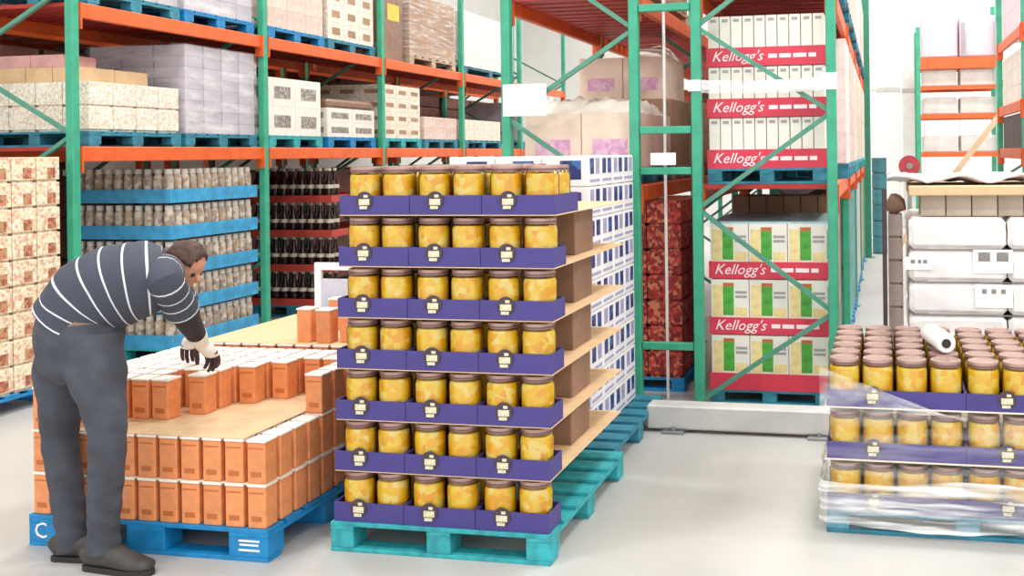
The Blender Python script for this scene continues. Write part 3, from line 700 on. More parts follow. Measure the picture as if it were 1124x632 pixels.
# the mark and the print on the two outer blocks
bx = -1.205/2+0.095
obj('lettering', text_me('C', 0.1, M_TXT), po, (bx-0.03, -0.506, 0.068), (R(90), 0, 0))
for zz, ww in ((0.085, 0.1), (0.068, 0.09), (0.045, 0.1)):
    obj('small_print', bxm('pallet_print', ww, 0.002, 0.008, M_TXT), po, (1.205/2-0.09, -0.506, zz))
NXc, NYc = 11, 9
cx = lambda i: OX0+0.06+i*(1.205-0.12)/(NXc-1)
cy = lambda j: OYF+0.055+j*(1.01-0.11)/(NYc-1)
for k in range(2):
    z = 0.14+0.193*k
    for i in range(NXc):
        for j in range(NYc):
            d = min(i, NXc-1-i, j, NYc-1-j)
            if d > 1: continue
            if j == 0: lab = f'orange carton, {("bottom", "second")[k]} layer, front row, {ORD[i]} from left'
            elif i == NXc-1: lab = f'orange carton, {("bottom", "second")[k]} layer, right side, {ORD[j]} from front'
            else: lab = f'orange carton, {("bottom", "second")[k]} layer, {ORD[j]} row, {ORD[i]} from left'
            carton(cx(i), cy(j), z, lab, 'orange cartons in two full layers', pr=(j == 0))
    if k == 0: tag(obj('layer_sheet', bxm('carton_sheet', 1.18, 0.99, 0.004, M_CARDW), None, ((OX0+OX1)/2, OYF+0.505, z+0.1885)), 'pale sheet between the two full layers of orange cartons', 'sheet')
ZS = 0.14+0.193+0.189
tag(obj('layer_sheet', bxm('top_sheet', 1.07, 0.98, 0.004, M_CARD), None, (OX0+0.55, OYF+0.505, ZS)), 'tan cardboard sheet on top of the two full orange layers', 'sheet')
start = {0: 0, 1: 1, 2: 1, 3: 2, 4: 2, 5: 3, 6: 5, 7: 6, 8: 7, 9: 7, 10: 4}
for i in range(NXc):
    for j in range(NYc):
        if j < start[i]: continue
        if i == 4 and j == 3: continue
        z = ZS+0.004 if i < 10 else ZS
        carton(cx(i), cy(j), z, f'orange carton, loose third layer, {ORD[j]} row, {ORD[i]} from left', 'orange cartons of the unfinished third layer', random.uniform(-0.06, 0.06), pr=(j == start[i]))

# second pallet of orange cartons behind
QY = 5.0
pallet('blue pallet under the second load of orange cartons', (OX0+OX1)/2-0.05, QY+0.5, 1.2, 1.0, M_BLUE, h=0.14, bw=0.19)
for k in range(3):
    for i in range(11):
        for j in range(9):
            if not (j == 0 or i == 10): continue
            lab = f'orange carton on rear pallet, {tier_name(k, 3)} layer, ' + (f'front row, {ORD[i]} from left' if j == 0 else f'right side, {ORD[j]} from front')
            carton(cx(i)-0.05, QY+0.055+j*0.1125, 0.14+0.1885*k, lab, 'orange cartons on the rear pallet', pr=False)
tag(obj('layer_sheet', bxm('rear_sheet', 1.1, 0.96, 0.004, M_CARD), None, ((OX0+OX1)/2-0.05, QY+0.5, 0.14+0.1885*3)), 'tan cardboard sheet on the rear load of orange cartons', 'sheet')
for q, (xx, yy) in enumerate(((-3.19, 5.12), (-3.06, 5.1), (-2.94, 5.14), (-3.22, 5.5))):
    carton(xx, yy, 0.14+0.1885*3+0.004, f'orange carton standing loose on the rear tan sheet, {ORD[q]} from left' if q < 3 else 'orange carton standing alone farther back on the rear tan sheet', 'loose orange cartons on the rear sheet', pr=False)

# white display board behind the cartons
a = at(346, 296, 6.25); b = at(356, 296, 6.25)
t = thing('display_board', 'tall white framed board standing behind the orange cartons', 'board', (a.x, 6.25, 0))
obj('frame_post', bxm('board_post', 0.05, 0.03, a.z, M_PLATE, 0.003), t, (0.025, 0, 0)); obj('frame_post', bxm('board_post', 0.05, 0.03, a.z, M_PLATE, 0.003), t, (0.575, 0, 0))
obj('panel', bxm('board_panel', 0.5, 0.012, 0.6, mat('board_lavender', '#d5d2e2', 0.5)), t, (0.3, 0, a.z-0.66)); obj('frame_rail', bxm('board_rail', 0.6, 0.03, 0.05, M_PLATE, 0.003), t, (0.3, 0, a.z))

# ------------------------------------------------------------------ right hand pallet of jars
RX0, RX1, RYF = -0.275, 0.975, 4.62
pallet('blue pallet under the film wrapped fruit jars at right', (RX0+RX1)/2, RYF+0.5, RX1-RX0, 1.0, M_DBLUE, h=0.1)
RP = 0.238
for k in range(3):
    z = 0.1+RP*k; tn = ('bottom', 'middle', 'top')[k]
    if k: tag(obj('layer_sheet', bxm('right_sheet', RX1-RX0+0.01, 1.0, 0.006, M_CARDW), None, ((RX0+RX1)/2, RYF+0.5, z-0.0065)), f'pale cardboard sheet under the {tn} jar tier at right', 'sheet')
    for i in range(8):
        for j in range(6):
            if k < 2 and j > 0 and i > 0: continue
            x = RX0+0.003+0.31+(i//4)*0.62+((i % 4)-1.5)*0.152; y = RYF+0.006+0.163+(j//2)*0.327+((j % 2)-0.5)*0.156
            jar(x, y, z+0.0065, f'jar of yellow fruit, right hand pallet, {tn} tier, {ORD[j]} row, {ORD[i]} from left', 'fruit jars on the right hand pallet')
    # trays with 4 jars in width, two deep
    for i in range(2):
        for j in range(3):
            if k < 2 and j > 0: continue
            w, d = 0.62, 0.326; key = ('rt', k == 2)
            if key not in CACHE:
                bm = bmesh.new(); ab(bm, -w/2+0.001, w/2-0.001, -d/2+0.001, d/2-0.001, 0, 0.006)
                for s in (-1, 1):
                    ab(bm, s*(w/2-0.0035)-0.0025, s*(w/2-0.0035)+0.0025, -d/2+0.001, d/2-0.001, 0.006, TH_*0.9); ab(bm, -w/2+0.006, w/2-0.006, s*(d/2-0.0035)-0.0025, s*(d/2-0.0035)+0.0025, 0.006, TH_*0.9)
                CACHE[key] = me_of(bm, 'wide_tray', M_PURPLE)
            t = thing('fruit_tray', f'wide purple fruit tray, right hand pallet, {tn} tier, {ORD[j]} row, {("left", "right")[i]}', 'tray', (RX0+0.003+0.31+i*0.62, RYF+0.006+0.163+j*0.327, z), 0, 'wide purple trays on the right pallet')
            obj('body', CACHE[key], t)
            if j == 0:
                b = obj('badge', BADGE, t, ((-0.1, -0.135)[i == 1], -d/2+0.001, 0.055)); obj('badge_print', BPRINT, b, (0, -0.004, 0))
# stretch film around the lower tiers, climbing at the left corner
def film_wall(label, path, zlo, zhi, m, seg=70, rows=14, amp=0.006):
    bm = bmesh.new(); L = [0]
    for p, q in zip(path, path[1:]): L.append(L[-1]+math.dist(p, q))
    V = []
    for s in range(seg+1):
        t = L[-1]*s/seg; i = max(k for k in range(len(path)-1) if L[k] <= t+1e-9); f = (t-L[i])/(L[i+1]-L[i])
        p = Vector((*path[i], 0)).lerp(Vector((*path[i+1], 0)), f); d = Vector((path[i+1][0]-path[i][0], path[i+1][1]-path[i][1], 0)).normalized(); n = Vector((d.y, -d.x, 0))
        z0, z1 = zlo(t), zhi(t)
        V.append([bm.verts.new(p+n*(amp*(0.6+0.5*math.sin(t*31+r*1.3)+0.5*math.sin(r*2.1-t*9)))+Vector((0, 0, z0+(z1-z0)*r/rows))) for r in range(rows+1)])
    for A, B in zip(V, V[1:]):
        for r in range(rows): bm.faces.new((A[r], B[r], B[r+1], A[r+1]))
    return tag(obj('stretch_film', me_of(bm, 'stretch_film', m, True)), label, 'wrap')
e = 0.012
film_wall('clear crinkled film around the lower jar tiers at right', [(RX0-e, RYF+1.0), (RX0-e, RYF-e), (RX1+e, RYF-e), (RX1+e, RYF+1.0)],
          lambda t: 0.035+0.01*math.sin(t*5), lambda t: 0.57, film_mat('film_low', 0.075, (1.2, 1.2, 11)))
film_wall('loose fold of film slanting across the top jar tier', [(RX0-2*e, RYF-0.02), (RX0+0.62, RYF-0.03)],
          lambda t: 0.56, lambda t: 0.76-0.22*t/0.62, film_mat('film_fold', 0.17, (2, 2, 6)), 30, 8)
film_wall('shiny film skirt hanging around the blue pallet at right', [(RX0-2*e, RYF+0.6), (RX0-2*e, RYF-2*e), (RX1+2*e, RYF-2*e)],
          lambda t: 0.05+0.02*math.sin(t*4.2), lambda t: 0.25+0.015*math.sin(t*6), film_mat('film_skirt', 0.32, (1, 1, 16)), 60, 8, 0.01)
# roll of film standing on the lids
a = at(1034, 378, 4.95)
t = thing('film_roll', 'white roll of stretch film with a dark core lying on lids', 'roll', (a.x, 4.9, 0.1+2*RP+0.0065+0.203+0.049), 0)
bm = bmesh.new(); n = 24
def ringv(r, y): return [bm.verts.new((r*math.cos(2*math.pi*i/n), y, r*math.sin(2*math.pi*i/n))) for i in range(n)]
rs = [ringv(0.047, 0.2), ringv(0.048, -0.05), ringv(0.042, -0.065), ringv(0.022, -0.065), ringv(0.022, 0.05)]
for A, B in zip(rs, rs[1:]):
    for i in range(n): bm.faces.new((A[i], A[(i+1) % n], B[(i+1) % n], B[i]))
bm.faces.new(rs[-1]); bm.faces.new(rs[0][::-1])
obj('wound_film', me_of(bm, 'wound_film', mat('roll_white', '#fafafa', 0.35, var=0.04), True), t, (0, 0, 0), (0, 0, R(12)))
bm = bmesh.new(); tube(bm, (0, -0.07, 0), (0, 0.05, 0), 0.0215, 16)
obj('core', me_of(bm, 'core', mat('core_dark', '#2c2a2a', 0.7)), t, (0, 0, 0), (0, 0, R(12)))

# ------------------------------------------------------------------ white bales behind on the right
M_BALE = mat('bale_white', '#f1eeec', 0.3, var=0.06, scale=7, bump=0.6)
M_BALEG = mat('bale_grey', '#8f8886', 0.5, var=0.2, scale=14)
BYF = 6.3
pallet('wooden pallet under the white film wrapped bales', 0.72, BYF+0.5, 1.2, 1.0, M_WOOD)
def bale_mesh(w, d, h):
    bm = bmesh.new(); ab(bm, -w/2, w/2, -d/2, d/2, 0, h, 0.03)
    bmesh.ops.subdivide_edges(bm, edges=bm.edges[:], cuts=5, use_grid_fill=True)
    for v in bm.verts:
        s = 0.006*math.sin(v.co.x*19+v.co.z*37)+0.004*math.sin(v.co.y*27+v.co.x*11)
        if v.co.y < -d/2+0.02: v.co.y += abs(s)
        if 0.02 < v.co.z < h-0.02: v.co.x *= 1-abs(s)*1.5
    return me_of(bm, 'bale', M_BALE, True)
bme = bale_mesh(0.58, 0.96, 0.196)
for k in range(6):
    for i in range(2):
        o = tag(obj('wrapped_bale', bme, None, (0.435+i*0.585, BYF+0.5, 0.13+0.2*k)), f'white film wrapped bale, {tier_name(k, 6)} tier, {("left", "right")[i]} of the bale stack', 'bale', 'white wrapped bales')
    if k < 5: 
        tag(obj('bale_sheet', bxm('bale_sheet', 1.14, 0.93, 0.004, M_BALEG), None, (0.73, BYF+0.5, 0.13+0.2*(k+1)-0.004)), f'thin grey sheet above the {tier_name(k, 6)} tier of white bales', 'sheet')
# paper labels on the bales
def bale_label(label, px0, py0, px1, py1, kids):
    a = at(px0, py0, BYF+0.015); b = at(px1, py1, BYF+0.015); w, h = b.x-a.x, a.z-b.z
    t = thing('paper_label', label, 'label', ((a.x+b.x)/2, BYF+0.015, b.z))
    obj('paper', bxm('label_paper', w, 0.004, h, M_PLATE), t)
    for (fx, fz, fw, fh) in kids: obj('print', bxm('label_print', w*fw, 0.002, h*fh, M_BALEG), t, (w*fx, -0.003, h*fz))
bale_label('small white paper label at the left end of the bales', 993, 282, 1023, 296, [(-0.2, 0.5, 0.16, 0.3), (0.05, 0.5, 0.12, 0.3), (0.25, 0.5, 0.14, 0.3)])
bale_label('wide white paper label with two dark marks on bales', 1068, 274, 1112, 300, [(-0.22, 0.5, 0.3, 0.4), (0.24, 0.5, 0.3, 0.4)])
bale_label('lower white paper label on the right bales', 1070, 312, 1112, 338, [(-0.25, 0.6, 0.12, 0.2), (0.0, 0.6, 0.12, 0.2), (0.25, 0.6, 0.12, 0.2)])
zt = 0.13+0.2*6
cases('grey_pack', lambda i, j, k: f'beige grey pack on top of the white bales, {ORD[i]} from left', 'pack', 'packs atop the bales', 0.22, 1.3, BYF+0.1, BYF+0.5, zt, 7, 1, 1, 0.13, mat('beige_pack', '#b7a896', 0.5, var=0.12, rnd=0.12))
t = tag(obj('cardboard_cap', bxm('cardboard_cap', 1.2, 0.85, 0.06, M_CARD, 0.006), None, (0.75, BYF+0.45, zt+0.13)), 'tan cardboard cap over the packs on the bales', 'lid')
bm = bmesh.new(); nx = 30
for i in range(nx+1):
    for j in range(9): bm.verts.new((-0.6+1.2*i/nx, -0.35+0.7*j/8, 0.03+0.02*math.sin(i*0.7+j)+random.uniform(-0.006, 0.006)))
bm.verts.ensure_lookup_table()
for i in range(nx):
    for j in range(8):
        q = i*9+j; bm.faces.new([bm.verts[k] for k in (q, q+9, q+10, q+1)])
g = tag(obj('film_sheet', me_of(bm, 'film_sheet', mat('grey_film', '#c9c6cb', 0.25, var=0.08), True), None, (0.62, BYF+0.45, zt+0.195)), 'rumpled grey film lying on the tan cardboard cap', 'film')
sm = g.modifiers.new('s', 'SOLIDIFY'); sm.thickness = 0.015; sm.offset = -1
# narrow column of grey brown boxes left of the bales
cases('grey_box', lambda i, j, k: f'small grey brown box in the narrow column by bales, {tier_name(k, 9)}', 'box', 'narrow column of boxes', 0.02, 0.115, 6.5, 6.75, 0, 1, 1, 9, 0.148, mat('grey_brown_box', '#9c8b84', 0.6, var=0.15, rnd=0.15), foot=0.012)
tag(obj('dark_pole', me_of(tube(bmesh.new(), (0, 0, 0), (0, 0, 1.5), 0.014, 8), 'dark_pole', mat('pole_dark', '#4a3b3b', 0.5)), None, (0.0, 6.45, 0)), 'thin dark pole standing left of the white bales', 'pole')
bm = bmesh.new(); bmesh.ops.create_icosphere(bm, subdivisions=2, radius=0.068)
for v in bm.verts: v.co *= 1+0.12*math.sin(v.co.x*60+v.co.z*47); v.co.z += 0.064
tag(obj('brown_bundle', me_of(bm, 'brown_bundle', M_BRW, True), None, (0.075, 6.62, 1.333)), 'crumpled brown bundle on the narrow column of boxes', 'bundle')
cases('end_crate', lambda i, j, k: f'dark teal crate stacked at the far end of the aisle, {tier_name(k, 6)} tier', 'crate', 'teal crates at the aisle end', -0.2, 0.05, 17.2, 17.6, 0, 1, 1, 6, 0.27, mat('end_crate_teal', '#3f7480', 0.5, var=0.25, rnd=0.3), foot=0.02)

# ------------------------------------------------------------------ far racks on the right
M_PINKL = mat('pink_load', '#f0cfdd', 0.4, var=0.06, scale=6)
FY = 21.5
xa, xb = at(1008, 100, FY).x, at(1096, 100, FY).x
t = thing('far_rack', 'far rack with orange beams against the white wall', 'rack', ((xa+xb)/2, FY, 0)); w = xb-xa
for s in (-1, 1):
    for dy in (0, 1.0): obj('post', bxm('far_post', 0.09, 0.08, at(1008, 30, FY).z if s < 0 else at(1096, 0, FY).z, M_GREEN), t, (s*w/2, dy, 0))
for py, hh in ((75, 0.24), (98, 0.08), (130, 0.1), (172, 0.1)):
    for dy in (0, 1.0): obj('beam', bxm('far_beam', w-0.09, 0.06, hh, M_ORANGE), t, (0, dy, at(1050, py, FY).z))
for px in (1057, 1093): obj('stile', bxm('far_stile', 0.08, 0.06, at(1057, 25, FY).z-at(1057, 62, FY).z, M_STEEL), t, (at(px, 40, FY).x-(xa+xb)/2, -0.02, at(1057, 62, FY).z))
zt2 = at(1050, 75, FY).z+0.24
pl = bxm('pink_load', 0.74, 0.8, 0.85, M_PINKL, 0.03)
for q, px in enumerate((1031, 1074)):
    tag(obj('pink_load', pl, None, (at(px, 40, FY).x, FY+0.5, zt2)), f'pink film wrapped load on the far rack, {("left", "right")[q]} one', 'load', 'pink loads on the far rack')
gl = bxm('pale_load', 0.7, 0.8, 0.35, mat('pale_load', '#d6d2ce', 0.5, var=0.08), 0.02)
for (py, hh) in ((98, 0.08), (130, 0.1), (172, 0.1)):
    for q, px in enumerate((1031, 1073)):
        lv = {98: 'upper', 130: 'middle', 172: 'lower'}[py]
        tag(obj('pale_load', gl, None, (at(px, 40, FY).x, FY+0.5, at(1050, py, FY).z+hh)), f'pale grey load on the {lv} beam of the far rack, {("left", "right")[q]}', 'load', 'pale loads on the far rack')
a = at(1096, 128, 17); b = at(1050, 188, 17); d = (b-a).normalized()
tag(obj('sloping_rail', me_of(bar(bmesh.new(), a-d*0.3, a+d*((a.z-0.0)/-d.z), 0.09, 0.05), 'sloping_rail', mat('rail_tan', '#d9b89a', 0.5))), 'pale tan sloping rail leaning before the far rack', 'rail')
p = at(998, 182, 19.5)
t = thing('hose_reel', 'round dark red reel on a stand beside the far rack', 'reel', (p.x, 19.5, 0))
obj('drum', me_of(tube(bmesh.new(), (0, 0, 0), (0, -0.15, 0), 0.2, 20), 'drum', mat('reel_red', '#b23a48', 0.4)), t, (0, 0, p.z)); obj('stand', bxm('reel_stand', 0.08, 0.08, p.z-0.16, M_STEEL), t, (0, 0.0, 0)); obj('hub', me_of(tube(bmesh.new(), (0, -0.15, 0), (0, -0.17, 0), 0.06, 12), 'hub', M_STEEL), t, (0, 0, p.z))
rack('short green and orange rack at the right edge', 1.5, 2.5, [9.0, 11.3, 13.65], (1.75, 2.28, 3.1), 4.3, supports=False, beam_h=0.12)
cases('white_box', lambda i, j, k: f'white box at the right edge rack, upper shelf, {ORD[k]} tier, {ORD[j]} from front', 'box', 'white boxes on the right edge rack', 1.52, 2.4, 11.5, 13.5, 2.28, 2, 4, 3, 0.2, M_WHC, vis=lambda i, j, k: i == 0)
M_GRID = mat('crate_grey', '#5b5654', 0.6, var=0.3, scale=40)
cases('grey_crate', lambda i, j, k: f'dark grey crate at the right edge rack, {ORD[k]} tier, {ORD[j]} from front', 'crate', 'dark crates on the right edge rack', 1.52, 2.4, 11.5, 13.5, 1.75, 2, 4, 2, 0.2, M_GRID, vis=lambda i, j, k: i == 0)
cases('pink_box', lambda i, j, k: f'pale pink box on top of right edge rack, {ORD[k]} tier, {ORD[j]} from front', 'box', 'pink boxes on the right edge rack', 1.52, 2.4, 11.5, 13.5, 3.1, 2, 4, 3, 0.3, M_PINKL, vis=lambda i, j, k: i == 0)
cases('white_box', lambda i, j, k: f'white floor box under right edge rack, {ORD[k]} tier, {ORD[j]} from front', 'box', 'white floor boxes under the right edge rack', 1.52, 2.4, 11.5, 13.5, 0, 2, 4, 4, 0.36, M_WHC, vis=lambda i, j, k: i == 0)

# ------------------------------------------------------------------ the person
def loft(bm, pts, lat, rad, n=20, caps=True, uvl=None, v0=0.0):
    """rings around pts; lat = lateral direction per ring (or one), rad = [(lateral, other)]"""
    pts = [Vector(p) for p in pts]; rings = []; arc = v0; uvv = []
    for k, p in enumerate(pts):
        d = (pts[min(k+1, len(pts)-1)]-pts[max(k-1, 0)]).normalized()
        l = Vector(lat[k] if isinstance(lat, list) else lat); l = (l-d*l.dot(d)).normalized(); u = d.cross(l)
        if k: arc += (p-pts[k-1]).length
        rings.append([bm.verts.new(p+l*rad[k][0]*math.cos(t)+u*rad[k][1]*math.sin(t)) for t in [2*math.pi*i/n for i in range(n)]]); uvv.append(arc)
    for q, (A, B) in enumerate(zip(rings, rings[1:])):
        for i in range(n):
            f = bm.faces.new((A[i], A[(i+1) % n], B[(i+1) % n], B[i]))
            if uvl is not None:
                for lp in f.loops: lp[uvl].uv = (0.5, uvv[q] if lp.vert in A else uvv[q+1])
    if caps:
        for rr in (rings[0][::-1], rings[-1]):
            f = bm.faces.new(rr)
            if uvl is not None:
                for lp in f.loops: lp[uvl].uv = (0.5, 0.03)
    return rings
def smooth_pts(pts, rad, m=4):
    """catmull-rom through the points and radii"""
    P, Q = [], []
    pts = [Vector(p) for p in pts]; L = len(pts)
    for k in range(L-1):
        p0, p1, p2, p3 = pts[max(k-1, 0)], pts[k], pts[k+1], pts[min(k+2, L-1)]
        for s in range(m):
            t = s/m
            P.append(0.5*((2*p1)+(p2-p0)*t+(2*p0-5*p1+4*p2-p3)*t*t+(3*p1-p0-3*p2+p3)*t**3))
            tt = t*t*(3-2*t); Q.append((rad[k][0]*(1-tt)+rad[k+1][0]*tt, rad[k][1]*(1-tt)+rad[k+1][1]*tt))
    P.append(pts[-1]); Q.append(rad[-1]); return P, Q
def shirt_mat():
    m = bpy.data.materials.new('striped_knit'); m.use_nodes = True; nt = m.node_tree; N = nt.nodes; b = N['Principled BSDF']; b.inputs['Roughness'].default_value = 0.85
    uv = N.new('ShaderNodeUVMap'); sp = N.new('ShaderNodeSeparateXYZ'); nt.links.new(uv.outputs[0], sp.inputs[0])
    mo = N.new('ShaderNodeMath'); mo.operation = 'MODULO'; mo.inputs[1].default_value = 0.062; nt.links.new(sp.outputs[1], mo.inputs[0])
    lt = N.new('ShaderNodeMath'); lt.operation = 'LESS_THAN'; lt.inputs[1].default_value = 0.0065; nt.links.new(mo.outputs[0], lt.inputs[0])
    mx = N.new('ShaderNodeMix'); mx.data_type = 'RGBA'; mx.inputs[6].default_value = lin('#434755'); mx.inputs[7].default_value = lin('#d9dae0')
    nt.links.new(lt.outputs[0], mx.inputs[0]); nt.links.new(mx.outputs[2], b.inputs['Base Color']); return m
M_SHIRT = shirt_mat(); M_JEAN = mat('dark_denim', '#454852', 0.85, var=0.22, scale=9, bump=0.4)
M_SKIN = mat('skin', '#c48a72', 0.55, var=0.05); M_HAIR = mat('brown_hair', '#4a322b', 0.7, var=0.3, scale=40, bump=0.5)
M_SHOE = mat('dark_shoe', '#3f3b39', 0.6, var=0.2, scale=20); M_SOLE = mat('shoe_sole', '#2c2a2a', 0.7)
M_GLOVE = mat('glove_white', '#f2ece4', 0.85, var=0.06, scale=60); M_GRIP = mat('glove_grip', '#4a2f33', 0.7, var=0.2, scale=50)
M_SLEEVE = mat('black_undersleeve', '#2f2a30', 0.85, var=0.15)
pr = thing('person', 'person in striped dark shirt and jeans bending over the orange cartons', 'person', (at(100, 622, 3.71).x, 3.71, 0))
PO = Vector(pr.location)
def pobj(name, bm, m, smooth=True, parent=pr):
    for v in bm.verts: v.co -= PO
    return obj(name, me_of(bm, name, m, smooth), parent)
hipN, kneeN, ankN = at(106, 385, 3.66), at(118, 480, 3.66), at(113, 594, 3.69)
hipF, kneeF, ankF = at(68, 385, 3.80), at(66, 482, 3.80), at(80, 592, 3.765)
pel = at(87, 362, 3.73); LATP = (hipF-hipN).normalized()
spine = [at(84, 372, 3.73), at(87, 345, 3.735), at(103, 322, 3.75), at(130, 308, 3.79), at(158, 302, 3.84), at(180, 300, 3.89), at(190, 298, 3.91)]
LATS = Vector((-0.12, 1, -0.02))
srad = [(0.185, 0.150), (0.185, 0.160), (0.182, 0.162), (0.185, 0.155), (0.195, 0.145), (0.165, 0.115), (0.07, 0.07)]
shN, shF = at(180, 306, 3.755), at(178, 296, 4.05)
elN, elF = at(203, 346, 3.93), at(204, 338, 4.22)
wrN, wrF = at(221, 376, 4.16), at(213, 368, 4.36)
hdN, hdF = at(239, 397, 4.26), at(207, 385, 4.42)
headc = at(201, 291, 3.95)
# body: one fused surface under the clothes
bm = bmesh.new()
P, Q = smooth_pts(spine, [(a*(0.7 if q < 2 else 0.84), b*(0.66 if q < 2 else 0.8)) for q, (a, b) in enumerate(srad)]); loft(bm, P, LATS, Q)
loft(bm, [spine[-2], spine[-1], headc], LATS, [(0.075, 0.07), (0.06, 0.06), (0.052, 0.055)])
for sh, el, wr in ((shN, elN, wrN), (shF, elF, wrF)):
    P, Q = smooth_pts([spine[-2], sh, el, wr, wr+(wr-el).normalized()*0.05], [(0.05, 0.05), (0.056, 0.056), (0.042, 0.042), (0.028, 0.03), (0.03, 0.022)]); loft(bm, P, LATS, Q, 12)
for hp, kn, an in ((hipN, kneeN, ankN), (hipF, kneeF, ankF)):
    P, Q = smooth_pts([spine[0], hp+Vector((0, 0, -0.07)), kn, an], [(0.06, 0.06), (0.07, 0.078), (0.046, 0.05), (0.030, 0.032)]); loft(bm, P, LATS, Q, 14)
    loft(bm, [an, an+Vector((0.02, 0, -0.03)), an+Vector((0.10, 0, -0.035))], (0, 1, 0), [(0.026, 0.028), (0.026, 0.022), (0.02, 0.012)], 12)
fwd = Vector((0.80, 0.10, -0.58)).normalized(); lx = Vector((0.12, -1, 0.02)); lx = (lx-fwd*lx.dot(fwd)).normalized(); up = lx.cross(fwd).normalized()
HM = Matrix((lx, fwd, up)).transposed()*0.93
def headpt(x, y, z): return headc+HM @ Vector((x, y, z))
h0 = len(bm.verts)
b2 = bmesh.new(); bmesh.ops.create_uvsphere(b2, u_segments=24, v_segments=18, radius=1)
vm = {}
for v in b2.verts:
    x, y, z = v.co.x*0.076, v.co.y*0.097, v.co.z*0.118
    if z < -0.01: k = min(1, (-0.01-z)/0.11); x *= 1-0.38*k; y = y*(1-0.22*k)+0.018*k
    if y > 0.06 and -0.03 < z < 0.03: y -= 0.006
    vm[v] = bm.verts.new(headpt(x, y, z))
for f in b2.faces: bm.faces.new([vm[v] for v in f.verts])
b2.free()
loft(bm, [headpt(0, 0.085, 0.012), headpt(0, 0.108, -0.018), headpt(0, 0.098, -0.03)], lx, [(0.008, 0.006), (0.015, 0.012), (0.012, 0.006)], 10)
for s in (-1, 1): loft(bm, [headpt(s*0.070, -0.008, -0.005), headpt(s*0.088, -0.016, 0.0)], fwd, [(0.016, 0.03), (0.019, 0.034)], 10)
loft(bm, [headpt(-0.024, 0.083, -0.055), headpt(0, 0.092, -0.055), headpt(0.024, 0.083, -0.055)], up, [(0.004, 0.004), (0.008, 0.008), (0.004, 0.004)], 8)
body = pobj('body', bm, M_SKIN)
rm = body.modifiers.new('fuse', 'REMESH'); rm.mode = 'VOXEL'; rm.voxel_size = 0.007; rm.use_smooth_shade = True
# eyes and hair
for s in (-1, 1):
    bm = bmesh.new(); bmesh.ops.create_uvsphere(bm, u_segments=10, v_segments=8, radius=0.011)
    for v in bm.verts: v.co += headpt(s*0.031, 0.078, 0.004)
    pobj('eye', bm, mat('eye_dark', '#2a201c', 0.3))
bm = bmesh.new(); bmesh.ops.create_uvsphere(bm, u_segments=28, v_segments=22, radius=1)
for v in list(bm.verts):
    x, y, z = v.co.x*0.084, v.co.y*0.105, v.co.z*0.127
    if y > 0.072-0.25*max(0, 0.06-z) + (0.03 if z > 0.085 else 0) or z < -0.075+0.6*max(0, y) or (abs(x) > 0.062 and y > -0.002 and z < 0.02): bm.verts.remove(v); continue
    q = 1+0.018*math.sin(x*190+z*70)+0.014*math.sin(y*150)
    v.co = headpt(x*q, y*q, z*q+0.002)
hair = pobj('hair', bm, M_HAIR); sm = hair.modifiers.new('s', 'SOLIDIFY'); sm.thickness = 0.012; sm.offset = -1
# shirt with sleeves
bm = bmesh.new(); uvl = bm.loops.layers.uv.new('UVMap')
sp2 = [spine[1]+(spine[1]-spine[2]).normalized()*0.035]+spine[1:]
sr2 = [(0.190, 0.168)]+[(a+0.004, b+0.004) for a, b in srad[1:]]
P, Q = smooth_pts(sp2, sr2, 6); rings = loft(bm, P, LATS, Q, 28, True, uvl)
belly = []
for r_ in rings[8:30]:
    for v in r_:       # the loose front of the shirt hangs down under the chest
        c = sum((w.co for w in r_), Vector())/len(r_)
        if v.co.z < c.z: v.co.z -= 0.035*(c.z-v.co.z)/0.13
for v in bm.verts: v.co += Vector((0, 0, 0.004*math.sin(v.co.x*41+v.co.z*23)))
for sh, el, in ((shN, elN), (shF, elF)):
    P, Q = smooth_pts([spine[-2].lerp(sh, 0.45), sh, sh.lerp(el, 0.5), sh.lerp(el, 0.86)], [(0.085, 0.095), (0.074, 0.076), (0.072, 0.072), (0.074, 0.074)], 5); loft(bm, P, LATS, Q, 18, True, uvl, 0.002)
pobj('shirt', bm, M_SHIRT)
for sh, el, wr in ((shN, elN, wrN), (shF, elF, wrF)):
    bm = bmesh.new(); P, Q = smooth_pts([sh.lerp(el, 0.6), el, el.lerp(wr, 0.72)], [(0.058, 0.058), (0.055, 0.055), (0.042, 0.042)], 5); loft(bm, P, LATS, Q, 16)
    pobj('undersleeve', bm, M_SLEEVE)
# jeans
bm = bmesh.new()
P, Q = smooth_pts([spine[1]+Vector((0.01, 0, 0.05)), pel+Vector((0, 0, -0.02)), hipN.lerp(hipF, 0.5)+Vector((0, 0, -0.05)), hipN.lerp(hipF, 0.5)+Vector((0, 0, -0.13))], [(0.175, 0.150), (0.194, 0.17), (0.18, 0.155), (0.09, 0.09)], 5); loft(bm, P, LATP, Q, 24)
for s, (hp, kn, an) in enumerate(((hipN, kneeN, ankN), (hipF, kneeF, ankF))):
    P, Q = smooth_pts([hp+Vector((0, 0, 0.08)), hp+Vector((0, 0, -0.09)), hp.lerp(kn, 0.65), kn, kn.lerp(an, 0.5), kn.lerp(an, 0.86), an+Vector((0.005, 0, -0.05))],
                      [(0.075, 0.09), (0.104, 0.122), (0.083, 0.09), (0.070, 0.076), (0.065, 0.07), (0.06, 0.064), (0.062, 0.072)], 6)
    r_ = loft(bm, P, LATS, Q, 20)
    for q, rr in enumerate(r_):
        for i, v in enumerate(rr): v.co += Vector((0.005*math.sin(q*1.9+i*0.5), 0, 0))*(1 if q > 22 or 12 < q < 20 else 0.4)
jn = pobj('jeans', bm, M_JEAN); rm = jn.modifiers.new('fuse', 'REMESH'); rm.mode = 'VOXEL'; rm.voxel_size = 0.009; rm.use_smooth_shade = True
